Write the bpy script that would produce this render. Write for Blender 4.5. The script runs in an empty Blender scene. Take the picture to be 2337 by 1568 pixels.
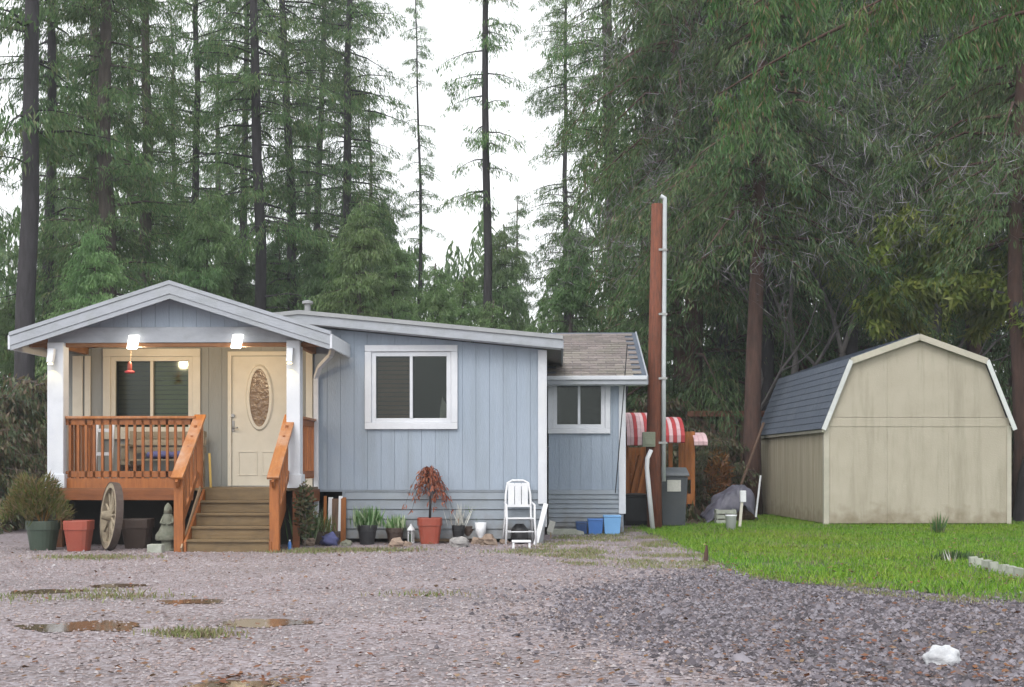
import bpy, math, random
import numpy as np
from mathutils import Vector, Matrix, noise as mnoise

random.seed(7)
S = bpy.context.scene
COL = S.collection
R = math.radians

# ------------------------------------------------------------------ camera
EYE, F, CU, HV = 1.2, 3000.0, 1168.5, 1062.0      # eye height, focal length and horizon (2337-wide frame units)
cam_d = bpy.data.cameras.new('camera'); cam = bpy.data.objects.new('camera', cam_d); COL.objects.link(cam)
cam.location = (0, 0, EYE); cam.rotation_euler = (R(90), 0, 0)
cam_d.sensor_width = 36; cam_d.lens = 36 * F / 2337
cam_d.shift_y = (HV - 784) / 2337
cam_d.clip_end = 2000
S.camera = cam

# ------------------------------------------------------------------ world, sun, exposure (overcast)
W = bpy.data.worlds.new('World'); S.world = W; W.use_nodes = True
wn, wl = W.node_tree.nodes, W.node_tree.links
wn.clear()
sky = wn.new('ShaderNodeTexSky'); sky.sky_type = 'NISHITA'; sky.sun_disc = False
SUN_EL, SUN_AZ = 48, 200
sky.sun_elevation = R(SUN_EL); sky.sun_rotation = R(SUN_AZ)
sky.dust_density = 6; sky.air_density = 1.0; sky.ozone_density = 1.0
hs = wn.new('ShaderNodeHueSaturation'); hs.inputs['Saturation'].default_value = 0.16
bg = wn.new('ShaderNodeBackground'); bg.inputs['Strength'].default_value = 0.15
wo = wn.new('ShaderNodeOutputWorld')
cm = wn.new('ShaderNodeMix'); cm.data_type = 'RGBA'; cm.inputs[0].default_value = .65      # an even cloud deck over the clear sky
cm.inputs[7].default_value = (6.9, 7.05, 7.2, 1)
wl.new(sky.outputs[0], hs.inputs['Color']); wl.new(hs.outputs[0], cm.inputs[6]); wl.new(cm.outputs[2], bg.inputs[0]); wl.new(bg.outputs[0], wo.inputs[0])
sd = bpy.data.lights.new('sun', 'SUN'); sd.energy = 0.6; sd.angle = R(25); sd.color = (1, .975, .94)
so = bpy.data.objects.new('sun', sd); COL.objects.link(so)
az = R(SUN_AZ); el = R(SUN_EL)
d = Vector((math.sin(az) * math.cos(el), math.cos(az) * math.cos(el), math.sin(el)))
so.rotation_euler = (-d).to_track_quat('-Z', 'Y').to_euler()
S.view_settings.view_transform = 'Standard'; S.view_settings.look = 'None'
S.view_settings.exposure = 0.85; S.view_settings.gamma = 1
S.view_settings.use_curve_mapping = False

# ------------------------------------------------------------------ helpers
def link(o):
    COL.objects.link(o); return o

def tag(o, label=None, cat=None, group=None, kind=None):
    if label: o['label'] = label
    if cat: o['category'] = cat
    if group: o['group'] = group
    if kind: o['kind'] = kind
    return o

def thing(name, label, cat, loc=(0, 0, 0), rz=0, group=None):
    o = link(bpy.data.objects.new(name, None)); o.empty_display_size = .2
    o.location = loc; o.rotation_euler = (0, 0, rz)
    return tag(o, label, cat, group)

class MB:
    """collects shapes into one mesh"""
    def __init__(s): s.v = []; s.f = []
    def add(s, vs, fs):
        n = len(s.v); s.v += [tuple(p) for p in vs]; s.f += [tuple(i + n for i in f) for f in fs]; return s
    def box(s, x0, x1, y0, y1, z0, z1):
        vs = [(x, y, z) for z in (z0, z1) for y in (y0, y1) for x in (x0, x1)]
        return s.add(vs, [(0, 2, 3, 1), (4, 5, 7, 6), (0, 1, 5, 4), (2, 6, 7, 3), (0, 4, 6, 2), (1, 3, 7, 5)])
    def prism(s, poly, y0, y1):
        """polygon in xz extruded along y"""
        n = len(poly)
        a = sum(poly[i][0] * poly[(i + 1) % n][1] - poly[(i + 1) % n][0] * poly[i][1] for i in range(n))
        if a < 0: poly = poly[::-1]
        vs = [(x, y0, z) for x, z in poly] + [(x, y1, z) for x, z in poly]
        fs = [tuple(range(n)), tuple(range(2 * n - 1, n - 1, -1))]
        fs += [(i, i + n, (i + 1) % n + n, (i + 1) % n) for i in range(n)]
        return s.add(vs, fs)
    def prism_x(s, poly, x0, x1):
        """polygon in yz extruded along x"""
        n = len(poly)
        a = sum(poly[i][0] * poly[(i + 1) % n][1] - poly[(i + 1) % n][0] * poly[i][1] for i in range(n))
        if a < 0: poly = poly[::-1]
        vs = [(x0, y, z) for y, z in poly] + [(x1, y, z) for y, z in poly]
        fs = [tuple(range(n - 1, -1, -1)), tuple(range(n, 2 * n))]
        fs += [(i, (i + 1) % n, (i + 1) % n + n, i + n) for i in range(n)]
        return s.add(vs, fs)
    def bar(s, p, q, w, h=None, up=(0, 0, 1)):
        """rectangular bar from p to q, w wide, h along up"""
        h = h or w; p = Vector(p); q = Vector(q); d = (q - p).normalized()
        u = Vector(up); 
        if abs(d.dot(u)) > .98: u = Vector((0, 1, 0))
        a = d.cross(u).normalized() * w / 2; b = a.cross(d).normalized() * h / 2
        vs = [p - a - b, p + a - b, p + a + b, p - a + b, q - a - b, q + a - b, q + a + b, q - a + b]
        return s.add(vs, [(0, 3, 2, 1), (4, 5, 6, 7), (0, 1, 5, 4), (1, 2, 6, 5), (2, 3, 7, 6), (3, 0, 4, 7)])
    def tube(s, pts, rad, n=8, cap=True):
        pts = [Vector(p) for p in pts]; k = len(pts)
        rad = rad if isinstance(rad, (list, tuple)) else [rad] * k
        base = len(s.v); prev = None
        for i, p in enumerate(pts):
            t = (pts[min(i + 1, k - 1)] - pts[max(i - 1, 0)]).normalized()
            if prev is None: a = t.orthogonal().normalized()
            else: a = (prev - t * prev.dot(t)).normalized()
            prev = a; b = t.cross(a)
            for j in range(n):
                an = 2 * math.pi * j / n
                s.v.append(tuple(p + (a * math.cos(an) + b * math.sin(an)) * rad[i]))
        for i in range(k - 1):
            for j in range(n):
                s.f.append((base + i * n + j, base + i * n + (j + 1) % n, base + (i + 1) * n + (j + 1) % n, base + (i + 1) * n + j))
        if cap:
            s.f.append(tuple(base + j for j in range(n - 1, -1, -1)))
            s.f.append(tuple(base + (k - 1) * n + j for j in range(n)))
        return s
    def lathe(s, prof, n=20, c=(0, 0), sx=1, sy=1, power=None):
        """profile [(r,z)] round z; power>2 squares it off"""
        base = len(s.v)
        for r, z in prof:
            for j in range(n):
                an = 2 * math.pi * j / n; ca, sa = math.cos(an), math.sin(an)
                if power:
                    m = (abs(ca) ** power + abs(sa) ** power) ** (-1 / power); ca *= m; sa *= m
                s.v.append((c[0] + r * ca * sx, c[1] + r * sa * sy, z))
        for i in range(len(prof) - 1):
            for j in range(n):
                s.f.append((base + i * n + j, base + i * n + (j + 1) % n, base + (i + 1) * n + (j + 1) % n, base + (i + 1) * n + j))
        s.f.append(tuple(base + j for j in range(n - 1, -1, -1)))
        s.f.append(tuple(base + (len(prof) - 1) * n + j for j in range(n)))
        return s
    def blob(s, c, r, seed=0, amp=.25, n=10, m=7):
        base = len(s.v); c = Vector(c)
        r = r if isinstance(r, (tuple, list)) else (r, r, r)
        for i in range(m + 1):
            th = math.pi * i / m
            for j in range(n):
                ph = 2 * math.pi * j / n
                d = Vector((math.sin(th) * math.cos(ph), math.sin(th) * math.sin(ph), math.cos(th)))
                k = 1 + amp * mnoise.noise(d * 1.7 + Vector((seed * 3.1, seed, 0))) * 1.6
                s.v.append((c.x + d.x * r[0] * k, c.y + d.y * r[1] * k, c.z + d.z * r[2] * k))
        for i in range(m):
            for j in range(n):
                s.f.append((base + i * n + j, base + (i + 1) * n + j, base + (i + 1) * n + (j + 1) % n, base + i * n + (j + 1) % n))
        return s
    def mesh(s, name, mt, smooth=False):
        me = bpy.data.meshes.new(name); me.from_pydata(s.v, [], s.f)
        me.materials.append(mt)
        if smooth: me.polygons.foreach_set('use_smooth', [True] * len(me.polygons))
        me.update(); return me
    def build(s, name, mt, parent=None, smooth=False, bevel=0, loc=None):
        o = link(bpy.data.objects.new(name, s.mesh(name, mt, smooth)))
        if parent: o.parent = parent
        if loc: o.location = loc
        if bevel:
            b = o.modifiers.new('bevel', 'BEVEL'); b.width = bevel; b.segments = 2; b.limit_method = 'ANGLE'
        return o

def raw(name, V, faces4=None, tris=None, mt=None, parent=None):
    """numpy mesh of quads"""
    me = bpy.data.meshes.new(name); V = np.asarray(V, np.float32)
    Fc = np.asarray(faces4 if faces4 is not None else tris, np.int32); k = Fc.shape[1]
    me.vertices.add(len(V)); me.vertices.foreach_set('co', V.ravel())
    me.loops.add(Fc.size); me.loops.foreach_set('vertex_index', Fc.ravel())
    me.polygons.add(len(Fc)); me.polygons.foreach_set('loop_start', np.arange(0, Fc.size, k, dtype=np.int32))
    me.polygons.foreach_set('loop_total', np.full(len(Fc), k, np.int32))
    if mt: me.materials.append(mt)
    me.update(calc_edges=True); me.validate()
    return me

def place(name, me, parent=None, loc=None):
    o = link(bpy.data.objects.new(name, me))
    if parent: o.parent = parent
    if loc: o.location = loc
    return o

class Frame:
    """upright local frame of a building: origin on the ground, turned by a"""
    def __init__(s, x, y, a): s.o = Vector((x, y, 0)); s.a = a
    def at(s, u, v, yl):
        """local (x, z) of the sight line (u, v) on the plane y = yl"""
        a = (u - CU) / F; b = (HV - v) / F; c, q = math.cos(s.a), math.sin(s.a)
        # local y of t*(a,1): -q*(t a-ox) + c*(t-oy) = yl
        t = (yl - q * s.o.x + c * s.o.y) / (-q * a + c)
        dx, dy = t * a - s.o.x, t - s.o.y
        return c * dx + q * dy, EYE + b * t
    def x(s, u, yl): return s.at(u, 0, yl)[0]
    def z(s, u, v, yl): return s.at(u, v, yl)[1]

def gp(u, v):
    """ground point seen at (u, v)"""
    Y = EYE * F / (v - HV); return ((u - CU) / F * Y, Y, 0)
def wp(u, v, Y): return ((u - CU) / F * Y, Y, EYE + (HV - v) / F * Y)

# ------------------------------------------------------------------ materials
def mat(name, c1, c2=None, scale=4, rough=.7, bump=0, stretch=(1, 1, 1), rnd=.12, detail=6, dirt=None, dirt_scale=1.2, dirt_amt=.4,
        bscale=None, spec=.4, metal=0, coat=0, dirt_stretch=(1, 1, 1), splash=None):
    m = bpy.data.materials.new(name); m.use_nodes = True
    nt = m.node_tree; N = nt.nodes; L = nt.links; b = N['Principled BSDF']
    b.inputs['Roughness'].default_value = rough; b.inputs['Metallic'].default_value = metal
    b.inputs['Specular IOR Level'].default_value = spec; b.inputs['Coat Weight'].default_value = coat
    c2 = c2 or tuple(x * .75 for x in c1)
    geo = N.new('ShaderNodeNewGeometry')
    mp = N.new('ShaderNodeMapping'); mp.inputs['Scale'].default_value = stretch; L.new(geo.outputs['Position'], mp.inputs['Vector'])
    no = N.new('ShaderNodeTexNoise'); no.inputs['Scale'].default_value = scale; no.inputs['Detail'].default_value = detail
    no.inputs['Roughness'].default_value = .65; L.new(mp.outputs[0], no.inputs['Vector'])
    cr = N.new('ShaderNodeValToRGB'); cr.color_ramp.elements[0].position = .3; cr.color_ramp.elements[1].position = .7
    cr.color_ramp.elements[0].color = (*c2, 1); cr.color_ramp.elements[1].color = (*c1, 1); L.new(no.outputs[0], cr.inputs[0])
    out = cr.outputs[0]
    if dirt:
        mp2 = N.new('ShaderNodeMapping'); mp2.inputs['Scale'].default_value = dirt_stretch; L.new(geo.outputs['Position'], mp2.inputs['Vector'])
        n2 = N.new('ShaderNodeTexNoise'); n2.inputs['Scale'].default_value = dirt_scale; n2.inputs['Detail'].default_value = 8
        n2.inputs['Roughness'].default_value = .7; L.new(mp2.outputs[0], n2.inputs['Vector'])
        r2 = N.new('ShaderNodeMapRange'); r2.inputs['From Min'].default_value = .48; r2.inputs['From Max'].default_value = .72
        r2.inputs['To Max'].default_value = dirt_amt; L.new(n2.outputs[0], r2.inputs['Value'])
        mx = N.new('ShaderNodeMix'); mx.data_type = 'RGBA'; L.new(r2.outputs[0], mx.inputs[0]); L.new(out, mx.inputs[6])
        mx.inputs[7].default_value = (*dirt, 1); out = mx.outputs[2]
    if splash:      # mud thrown up by rain along the foot of the wall
        sx = N.new('ShaderNodeSeparateXYZ'); L.new(geo.outputs['Position'], sx.inputs[0])
        n3 = N.new('ShaderNodeTexNoise'); n3.inputs['Scale'].default_value = 6; n3.inputs['Detail'].default_value = 8; L.new(geo.outputs['Position'], n3.inputs['Vector'])
        r3 = N.new('ShaderNodeMath'); r3.operation = 'MULTIPLY_ADD'; r3.inputs[1].default_value = .9; r3.inputs[2].default_value = -.28; L.new(n3.outputs[0], r3.inputs[0])
        s3 = N.new('ShaderNodeMath'); s3.operation = 'SUBTRACT'; L.new(r3.outputs[0], s3.inputs[0]); L.new(sx.outputs[2], s3.inputs[1])
        m3 = N.new('ShaderNodeMapRange'); m3.inputs['From Min'].default_value = -.22; m3.inputs['From Max'].default_value = .2; m3.inputs['To Max'].default_value = .75; L.new(s3.outputs[0], m3.inputs['Value'])
        x3 = N.new('ShaderNodeMix'); x3.data_type = 'RGBA'; L.new(m3.outputs[0], x3.inputs[0]); L.new(out, x3.inputs[6]); x3.inputs[7].default_value = (*splash, 1); out = x3.outputs[2]
    if rnd:
        oi = N.new('ShaderNodeObjectInfo'); mr = N.new('ShaderNodeMapRange')
        mr.inputs['To Min'].default_value = 1 - rnd; mr.inputs['To Max'].default_value = 1 + rnd; L.new(oi.outputs['Random'], mr.inputs['Value'])
        hv = N.new('ShaderNodeHueSaturation'); L.new(mr.outputs[0], hv.inputs['Value']); L.new(out, hv.inputs['Color']); out = hv.outputs[0]
    L.new(out, b.inputs['Base Color'])
    if bump:
        nb = no
        if bscale:
            nb = N.new('ShaderNodeTexNoise'); nb.inputs['Scale'].default_value = bscale; nb.inputs['Detail'].default_value = 8; L.new(mp.outputs[0], nb.inputs['Vector'])
        bp = N.new('ShaderNodeBump'); bp.inputs['Strength'].default_value = bump; bp.inputs['Distance'].default_value = .02
        L.new(nb.outputs[0], bp.inputs['Height']); L.new(bp.outputs[0], b.inputs['Normal'])
    return m

def leafmat(name, cols, transl=.38, rough=.6, objvar=.25):
    """foliage: each leaf takes one of several real leaf colours"""
    m = bpy.data.materials.new(name); m.use_nodes = True
    nt = m.node_tree; N = nt.nodes; L = nt.links; N.clear()
    geo = N.new('ShaderNodeNewGeometry'); cr = N.new('ShaderNodeValToRGB')
    el = cr.color_ramp.elements
    for i, c in enumerate(cols):
        p = i / (len(cols) - 1)
        e = el[i] if i < 2 else el.new(p)
        e.position = p; e.color = (*c, 1)
    for i, c in enumerate(cols):
        el[i].position = i / (len(cols) - 1); el[i].color = (*c, 1)
    L.new(geo.outputs['Random Per Island'], cr.inputs[0])
    oi = N.new('ShaderNodeObjectInfo'); mr = N.new('ShaderNodeMapRange')
    mr.inputs['To Min'].default_value = 1 - objvar; mr.inputs['To Max'].default_value = 1 + objvar; L.new(oi.outputs['Random'], mr.inputs['Value'])
    hv = N.new('ShaderNodeHueSaturation'); L.new(mr.outputs[0], hv.inputs['Value']); L.new(cr.outputs[0], hv.inputs['Color'])
    no = N.new('ShaderNodeTexNoise'); no.inputs['Scale'].default_value = .35; no.inputs['Detail'].default_value = 3; L.new(geo.outputs['Position'], no.inputs['Vector'])
    m2 = N.new('ShaderNodeMapRange'); m2.inputs['From Min'].default_value = .3; m2.inputs['From Max'].default_value = .7
    m2.inputs['To Min'].default_value = .475; m2.inputs['To Max'].default_value = .515; L.new(no.outputs[0], m2.inputs['Value']); L.new(m2.outputs[0], hv.inputs['Hue'])
    df = N.new('ShaderNodeBsdfDiffuse'); tr = N.new('ShaderNodeBsdfTranslucent'); gl = N.new('ShaderNodeBsdfGlossy'); gl.inputs['Roughness'].default_value = .45
    L.new(hv.outputs[0], df.inputs[0]); L.new(hv.outputs[0], tr.inputs[0])
    a = N.new('ShaderNodeMixShader'); a.inputs[0].default_value = transl; L.new(df.outputs[0], a.inputs[1]); L.new(tr.outputs[0], a.inputs[2])
    b = N.new('ShaderNodeMixShader'); b.inputs[0].default_value = .025; L.new(a.outputs[0], b.inputs[1]); L.new(gl.outputs[0], b.inputs[2])
    o = N.new('ShaderNodeOutputMaterial'); L.new(b.outputs[0], o.inputs[0])
    return m

def glassmat(name, tint=(.02, .025, .025), rough=.03, tr=.45):
    m = bpy.data.materials.new(name); m.use_nodes = True
    nt = m.node_tree; N = nt.nodes; L = nt.links; N.clear()
    gl = N.new('ShaderNodeBsdfGlossy'); gl.inputs['Roughness'].default_value = rough; gl.inputs[0].default_value = (.24, .26, .25, 1)
    tp = N.new('ShaderNodeBsdfTransparent'); tp.inputs[0].default_value = (*(x for x in tint), 1)
    fr = N.new('ShaderNodeFresnel'); fr.inputs[0].default_value = 1.6
    mr = N.new('ShaderNodeMapRange'); mr.inputs['To Min'].default_value = .04; mr.inputs['To Max'].default_value = 1; L.new(fr.outputs[0], mr.inputs['Value'])
    mx = N.new('ShaderNodeMixShader'); L.new(mr.outputs[0], mx.inputs[0]); L.new(tp.outputs[0], mx.inputs[1]); L.new(gl.outputs[0], mx.inputs[2])
    o = N.new('ShaderNodeOutputMaterial'); L.new(mx.outputs[0], o.inputs[0])
    return m

def emis(name, c, s):
    m = bpy.data.materials.new(name); m.use_nodes = True
    b = m.node_tree.nodes['Principled BSDF']; b.inputs['Base Color'].default_value = (*c, 1)
    b.inputs['Emission Color'].default_value = (*c, 1); b.inputs['Emission Strength'].default_value = s
    return m

M = {}
M['siding'] = mat('blue_siding', (.285, .335, .405), (.255, .305, .37), scale=3, rough=.75, bump=.25, bscale=60, stretch=(1, 1, .25), rnd=.02, dirt=(.2, .235, .26), dirt_amt=.5, dirt_stretch=(3, 3, .25))
M['siding_back'] = mat('blue_siding_groove', (.26, .31, .375), (.23, .275, .335), scale=3, rough=.8, rnd=0)
M['skirt'] = mat('skirting_vinyl', splash=(.13, .11, .09), c1=(.235, .27, .31), c2=(.2, .23, .265), scale=2.5, rough=.55, rnd=.03, dirt=(.16, .17, .15), dirt_amt=.5, dirt_scale=2)
M['white'] = mat('white_trim_paint', (.6, .62, .66), (.5, .52, .56), scale=5, rough=.55, rnd=.02, bump=.1, bscale=40, dirt=(.42, .43, .41), dirt_amt=.35, dirt_scale=2.5)
M['cream'] = mat('cream_warm_lit_trim', (.56, .535, .46), (.5, .475, .405), scale=5, rough=.55, rnd=.02, dirt=(.45, .4, .3), dirt_amt=.25)  # warm lamp light put into white porch trim and door; plain cream for stake
M['fascia'] = mat('fascia_paint', (.34, .36, .4), (.27, .29, .32), scale=3, stretch=(1, 1, 3), rough=.55, rnd=.03, bump=.15, bscale=30, dirt=(.2, .22, .2), dirt_amt=.5, dirt_scale=3)
M['fascia_dark'] = mat('roof_edge_metal', (.3, .31, .32), (.24, .25, .26), scale=6, rough=.5, rnd=.03)
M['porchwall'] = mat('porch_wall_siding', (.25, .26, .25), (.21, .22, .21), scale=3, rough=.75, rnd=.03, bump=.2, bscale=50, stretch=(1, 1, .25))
M['cedar'] = mat('stained_cedar', (.33, .115, .03), (.2, .062, .016), scale=6, stretch=(6, 6, .7), rough=.55, rnd=.16, bump=.2, dirt=(.14, .055, .025), dirt_amt=.6, dirt_scale=3)
M['cedar_rail'] = mat('stained_cedar_rail', (.4, .15, .035), (.26, .085, .02), scale=5, stretch=(6, 1, 1), rough=.45, rnd=.12, bump=.2, dirt=(.5, .42, .36), dirt_amt=.5, dirt_scale=2)
M['tread'] = mat('stair_board', (.17, .115, .055), (.115, .075, .035), scale=4, stretch=(.6, 6, 6), rough=.5, rnd=.14, bump=.25, dirt=(.07, .05, .028), dirt_amt=.6, dirt_scale=4)
M['deck'] = mat('deck_rim', (.22, .075, .024), (.13, .042, .014), scale=3, stretch=(.8, 4, 5), rough=.6, rnd=.08, bump=.25, dirt=(.09, .045, .02), dirt_amt=.6, dirt_scale=2.5)
M['soffit'] = mat('brown_soffit', (.24, .11, .045), (.17, .075, .03), scale=5, rough=.7, rnd=.05)
M['shingle'] = mat('grey_brown_shingle', (.22, .19, .18), (.14, .12, .115), scale=20, rough=.9, rnd=.22, bump=.5, bscale=80, dirt=(.16, .18, .11), dirt_amt=.4, dirt_scale=1.5)
M['slate'] = mat('blue_grey_shingle', (.1, .12, .16), (.065, .08, .105), scale=25, rough=.85, rnd=.15, bump=.5, bscale=80, dirt=(.16, .18, .2), dirt_amt=.3)
M['interior'] = mat('interior_shade', (.03, .028, .025), rough=.9, rnd=0)  # near-black colour stands in for the shade in rooms and under floors
M['curtain'] = mat('brown_blind', (.26, .16, .12), (.2, .125, .09), scale=8, stretch=(1, 1, 6), rough=.9, rnd=.1)
M['curtain_green'] = mat('green_blind', (.2, .26, .11), (.17, .22, .09), scale=8, stretch=(1, 1, 6), rough=.9, rnd=.05)
M['glass'] = glassmat('window_glass', (.78, .8, .78), rough=.09)
M['lens'] = emis('lamp_lens', (1, .97, .9), 2.2)
M['lens_small'] = emis('small_lamp_lens', (1, .85, .45), 4)
M['oval'] = mat('textured_door_glass', (.2, .12, .055), (.1, .06, .028), scale=22, rough=.18, bump=.9, bscale=16, rnd=0, spec=.6, dirt=(.5, .4, .26), dirt_scale=14, dirt_amt=.5)
M['steel'] = mat('brushed_steel', (.35, .35, .34), rough=.35, metal=.8, rnd=0)
M['beige'] = mat('shed_beige', (.45, .41, .33), (.4, .36, .285), scale=2, rough=.8, bump=.2, bscale=40, rnd=.02, splash=(.2, .16, .1), dirt=(.25, .225, .165), dirt_amt=.6, dirt_scale=2.2, dirt_stretch=(2.2, 2.2, .22))
M['beige_side'] = mat('shed_beige_weathered', (.46, .41, .31), (.33, .28, .2), scale=3.2, stretch=(3, 2.4, .12), rough=.8, bump=.2, bscale=40, rnd=.07, dirt=(.22, .2, .14), dirt_amt=.55, dirt_scale=3, dirt_stretch=(1, 2.5, .2), splash=(.2, .16, .1))
M['beige_trim'] = mat('shed_roof_trim', (.5, .47, .39), (.43, .4, .33), scale=4, rough=.7, rnd=.04, dirt=(.25, .27, .2), dirt_amt=.5)
M['shed_white'] = mat('shed_white_trim', (.68, .7, .69), (.58, .6, .6), scale=4, rough=.6, rnd=.03, dirt=(.3, .33, .28), dirt_amt=.4)
M['pole'] = mat('utility_pole_wood', (.2, .062, .032), (.085, .03, .018), scale=7, stretch=(5, 5, .5), rough=.8, bump=.6, rnd=0, dirt=(.06, .03, .02), dirt_amt=.5, dirt_scale=4)
M['conduit'] = mat('grey_conduit', (.5, .53, .55), (.42, .45, .47), scale=4, rough=.45, rnd=0)
M['metalbox'] = mat('meter_box', (.27, .29, .22), (.2, .22, .16), scale=6, rough=.6, rnd=0)
M['black'] = mat('black_plastic', (.022, .023, .026), (.014, .014, .016), scale=5, rough=.45, rnd=.1)
M['bin'] = mat('charcoal_bin_plastic', (.06, .068, .078), (.05, .055, .064), scale=3, rough=.45, rnd=0, dirt=(.1, .1, .09), dirt_amt=.4)
M['bin_lid'] = mat('bin_lid_plastic', (.14, .15, .17), (.1, .11, .12), scale=3, rough=.4, rnd=0)
M['label'] = mat('pale_label', (.5, .5, .46), (.4, .4, .37), scale=20, rough=.6, rnd=0)
M['red'] = mat('red_canvas', (.42, .05, .055), (.32, .035, .04), scale=5, rough=.7, rnd=.05)
M['canvas'] = mat('faded_pink_white_canvas', (.62, .47, .48), (.5, .3, .33), scale=5, rough=.7, rnd=.1)
M['play'] = mat('playset_wood', (.36, .13, .03), (.22, .075, .02), scale=5, stretch=(5, 5, .6), rough=.7, rnd=.2, bump=.2)
M['oldwood'] = mat('weathered_fence_wood', (.15, .09, .06), (.08, .05, .035), scale=5, stretch=(5, 5, .6), rough=.9, rnd=.25, bump=.4)
M['redbeam'] = mat('red_brown_beam', (.17, .07, .04), (.1, .04, .025), scale=6, rough=.9, rnd=.2, bump=.4)
M['blue1'] = mat('blue_tote', (.07, .19, .5), (.055, .16, .43), scale=4, rough=.4, rnd=0)
M['blue2'] = mat('light_blue_tote', (.2, .42, .72), (.16, .36, .65), scale=4, rough=.4, rnd=0)
M['blue3'] = mat('navy_tote', (.035, .08, .2), (.025, .06, .16), scale=4, rough=.4, rnd=0)
M['terra'] = mat('terracotta_plastic', (.3, .065, .04), (.23, .05, .032), scale=5, rough=.5, rnd=.05, dirt=(.25, .1, .07), dirt_amt=.5, dirt_scale=4)
M['greenpot'] = mat('dark_green_pot', (.05, .075, .055), (.04, .058, .042), scale=5, rough=.5, rnd=.08, dirt=(.1, .1, .08), dirt_amt=.4)
M['brownpot'] = mat('brown_pot', (.06, .04, .032), (.045, .03, .024), scale=5, rough=.5, rnd=.08, dirt=(.12, .085, .07), dirt_amt=.5)
M['soil'] = mat('soil', (.04, .028, .02), rough=1, rnd=0, bump=.5, scale=30)
M['stone'] = mat('mossy_stone', (.19, .19, .15), (.11, .12, .09), scale=9, rough=.95, rnd=.1, bump=.5, bscale=30)
M['greywood'] = mat('silvered_wood', (.33, .28, .2), (.17, .14, .1), scale=9, rough=.9, rnd=.15, bump=.5)
M['iron'] = mat('rusty_iron', (.08, .06, .05), (.05, .035, .03), scale=12, rough=.8, rnd=.1)
M['plastic_white'] = mat('white_plastic', (.7, .71, .73), (.62, .63, .66), scale=4, rough=.4, rnd=.03, dirt=(.4, .4, .38), dirt_amt=.3, dirt_scale=5)
M['tarp'] = mat('grey_tarp', (.12, .115, .15), (.05, .05, .07), scale=4, rough=.5, rnd=0, bump=.6, bscale=9)
M['boulder'] = mat('tan_rock', (.3, .22, .17), (.18, .14, .11), scale=7, rough=.9, rnd=.25, bump=.6, bscale=20)
M['greyrock'] = mat('grey_rock', (.3, .29, .28), (.19, .18, .18), scale=7, rough=.9, rnd=.2, bump=.6, bscale=20)
M['palerock'] = mat('white_rock', (.55, .56, .58), (.33, .34, .36), scale=8, rough=.8, rnd=0, bump=.6, bscale=22)
M['concrete'] = mat('pale_concrete', (.36, .37, .33), (.25, .27, .22), scale=12, rough=.95, rnd=.12, bump=.4)
M['cushion'] = mat('blue_cushion', (.09, .1, .22), (.07, .075, .17), scale=8, rough=.95, rnd=.1)
M['tanbox'] = mat('tan_cardboard', (.33, .24, .16), (.26, .18, .11), scale=5, rough=.9, rnd=.08)
M['bark'] = mat('grey_brown_bark', (.12, .1, .085), (.05, .042, .036), scale=5, stretch=(3, 3, .5), rough=.95, rnd=.25, bump=.8)
M['bark_red'] = mat('red_brown_bark', (.1, .055, .042), (.045, .026, .022), scale=5, stretch=(3, 3, .4), rough=.95, rnd=.2, bump=.8)
M['bark_pale'] = mat('pale_alder_bark', (.17, .155, .15), (.09, .085, .08), scale=6, stretch=(2, 2, .8), rough=.9, rnd=.15, bump=.3)
M['bark_dark'] = mat('dark_wet_bark', (.045, .04, .045), (.022, .02, .022), scale=5, stretch=(3, 3, .5), rough=.85, rnd=.2, bump=.8)
M['needle'] = leafmat('conifer_needles', [(.05, .1, .035), (.07, .145, .045), (.095, .19, .06), (.13, .24, .08), (.2, .22, .1)])
M['needle_dark'] = leafmat('cedar_needles', [(.035, .075, .025), (.055, .115, .035), (.08, .16, .05), (.11, .19, .065), (.17, .15, .08)])
M['needle_near'] = leafmat('near_cedar_needles', [(.02, .06, .015), (.035, .095, .022), (.05, .13, .03), (.08, .16, .045), (.15, .08, .05)])
M['needle_blue'] = leafmat('far_needles', [(.09, .165, .06), (.125, .22, .08), (.155, .27, .1), (.2, .3, .12)])
M['brush'] = leafmat('undergrowth_leaves', [(.05, .075, .035), (.08, .11, .05), (.12, .12, .055), (.14, .1, .06), (.1, .07, .05)])
M['moss'] = leafmat('moss_tufts', [(.1, .145, .025), (.15, .2, .035), (.22, .24, .05)])
M['yellowgreen'] = leafmat('shrub_leaves', [(.08, .12, .03), (.14, .16, .045), (.2, .2, .07), (.22, .15, .07), (.26, .2, .12)])
M['maple'] = leafmat('red_maple_leaves', [(.2, .06, .035), (.3, .09, .05), (.36, .15, .09)])
M['herb'] = leafmat('herb_leaves', [(.08, .17, .05), (.14, .26, .09), (.3, .42, .22), (.45, .5, .33)])
M['twig'] = leafmat('grey_twigs', [(.1, .09, .09), (.16, .15, .16), (.22, .21, .24)], transl=0)
M['orange'] = leafmat('rust_bracken', [(.28, .12, .03), (.34, .19, .05), (.22, .1, .04)])
M['grass'] = leafmat('grass_blades', [(.08, .2, .015), (.13, .29, .02), (.19, .36, .035), (.28, .4, .06)], transl=.35, objvar=0)
M['grass_dry'] = leafmat('dry_grass_blades', [(.12, .2, .05), (.22, .25, .1), (.3, .27, .16), (.2, .16, .1)], transl=.3, objvar=0)
M['litter'] = leafmat('fallen_leaves', [(.14, .06, .035), (.2, .1, .05), (.1, .06, .04), (.24, .17, .1)], transl=.1, objvar=0)
M['pebble'] = leafmat('gravel_stones', [(.13, .1, .1), (.2, .165, .165), (.27, .235, .24), (.31, .28, .29), (.24, .17, .15), (.36, .34, .35)], transl=0, objvar=0)
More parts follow.
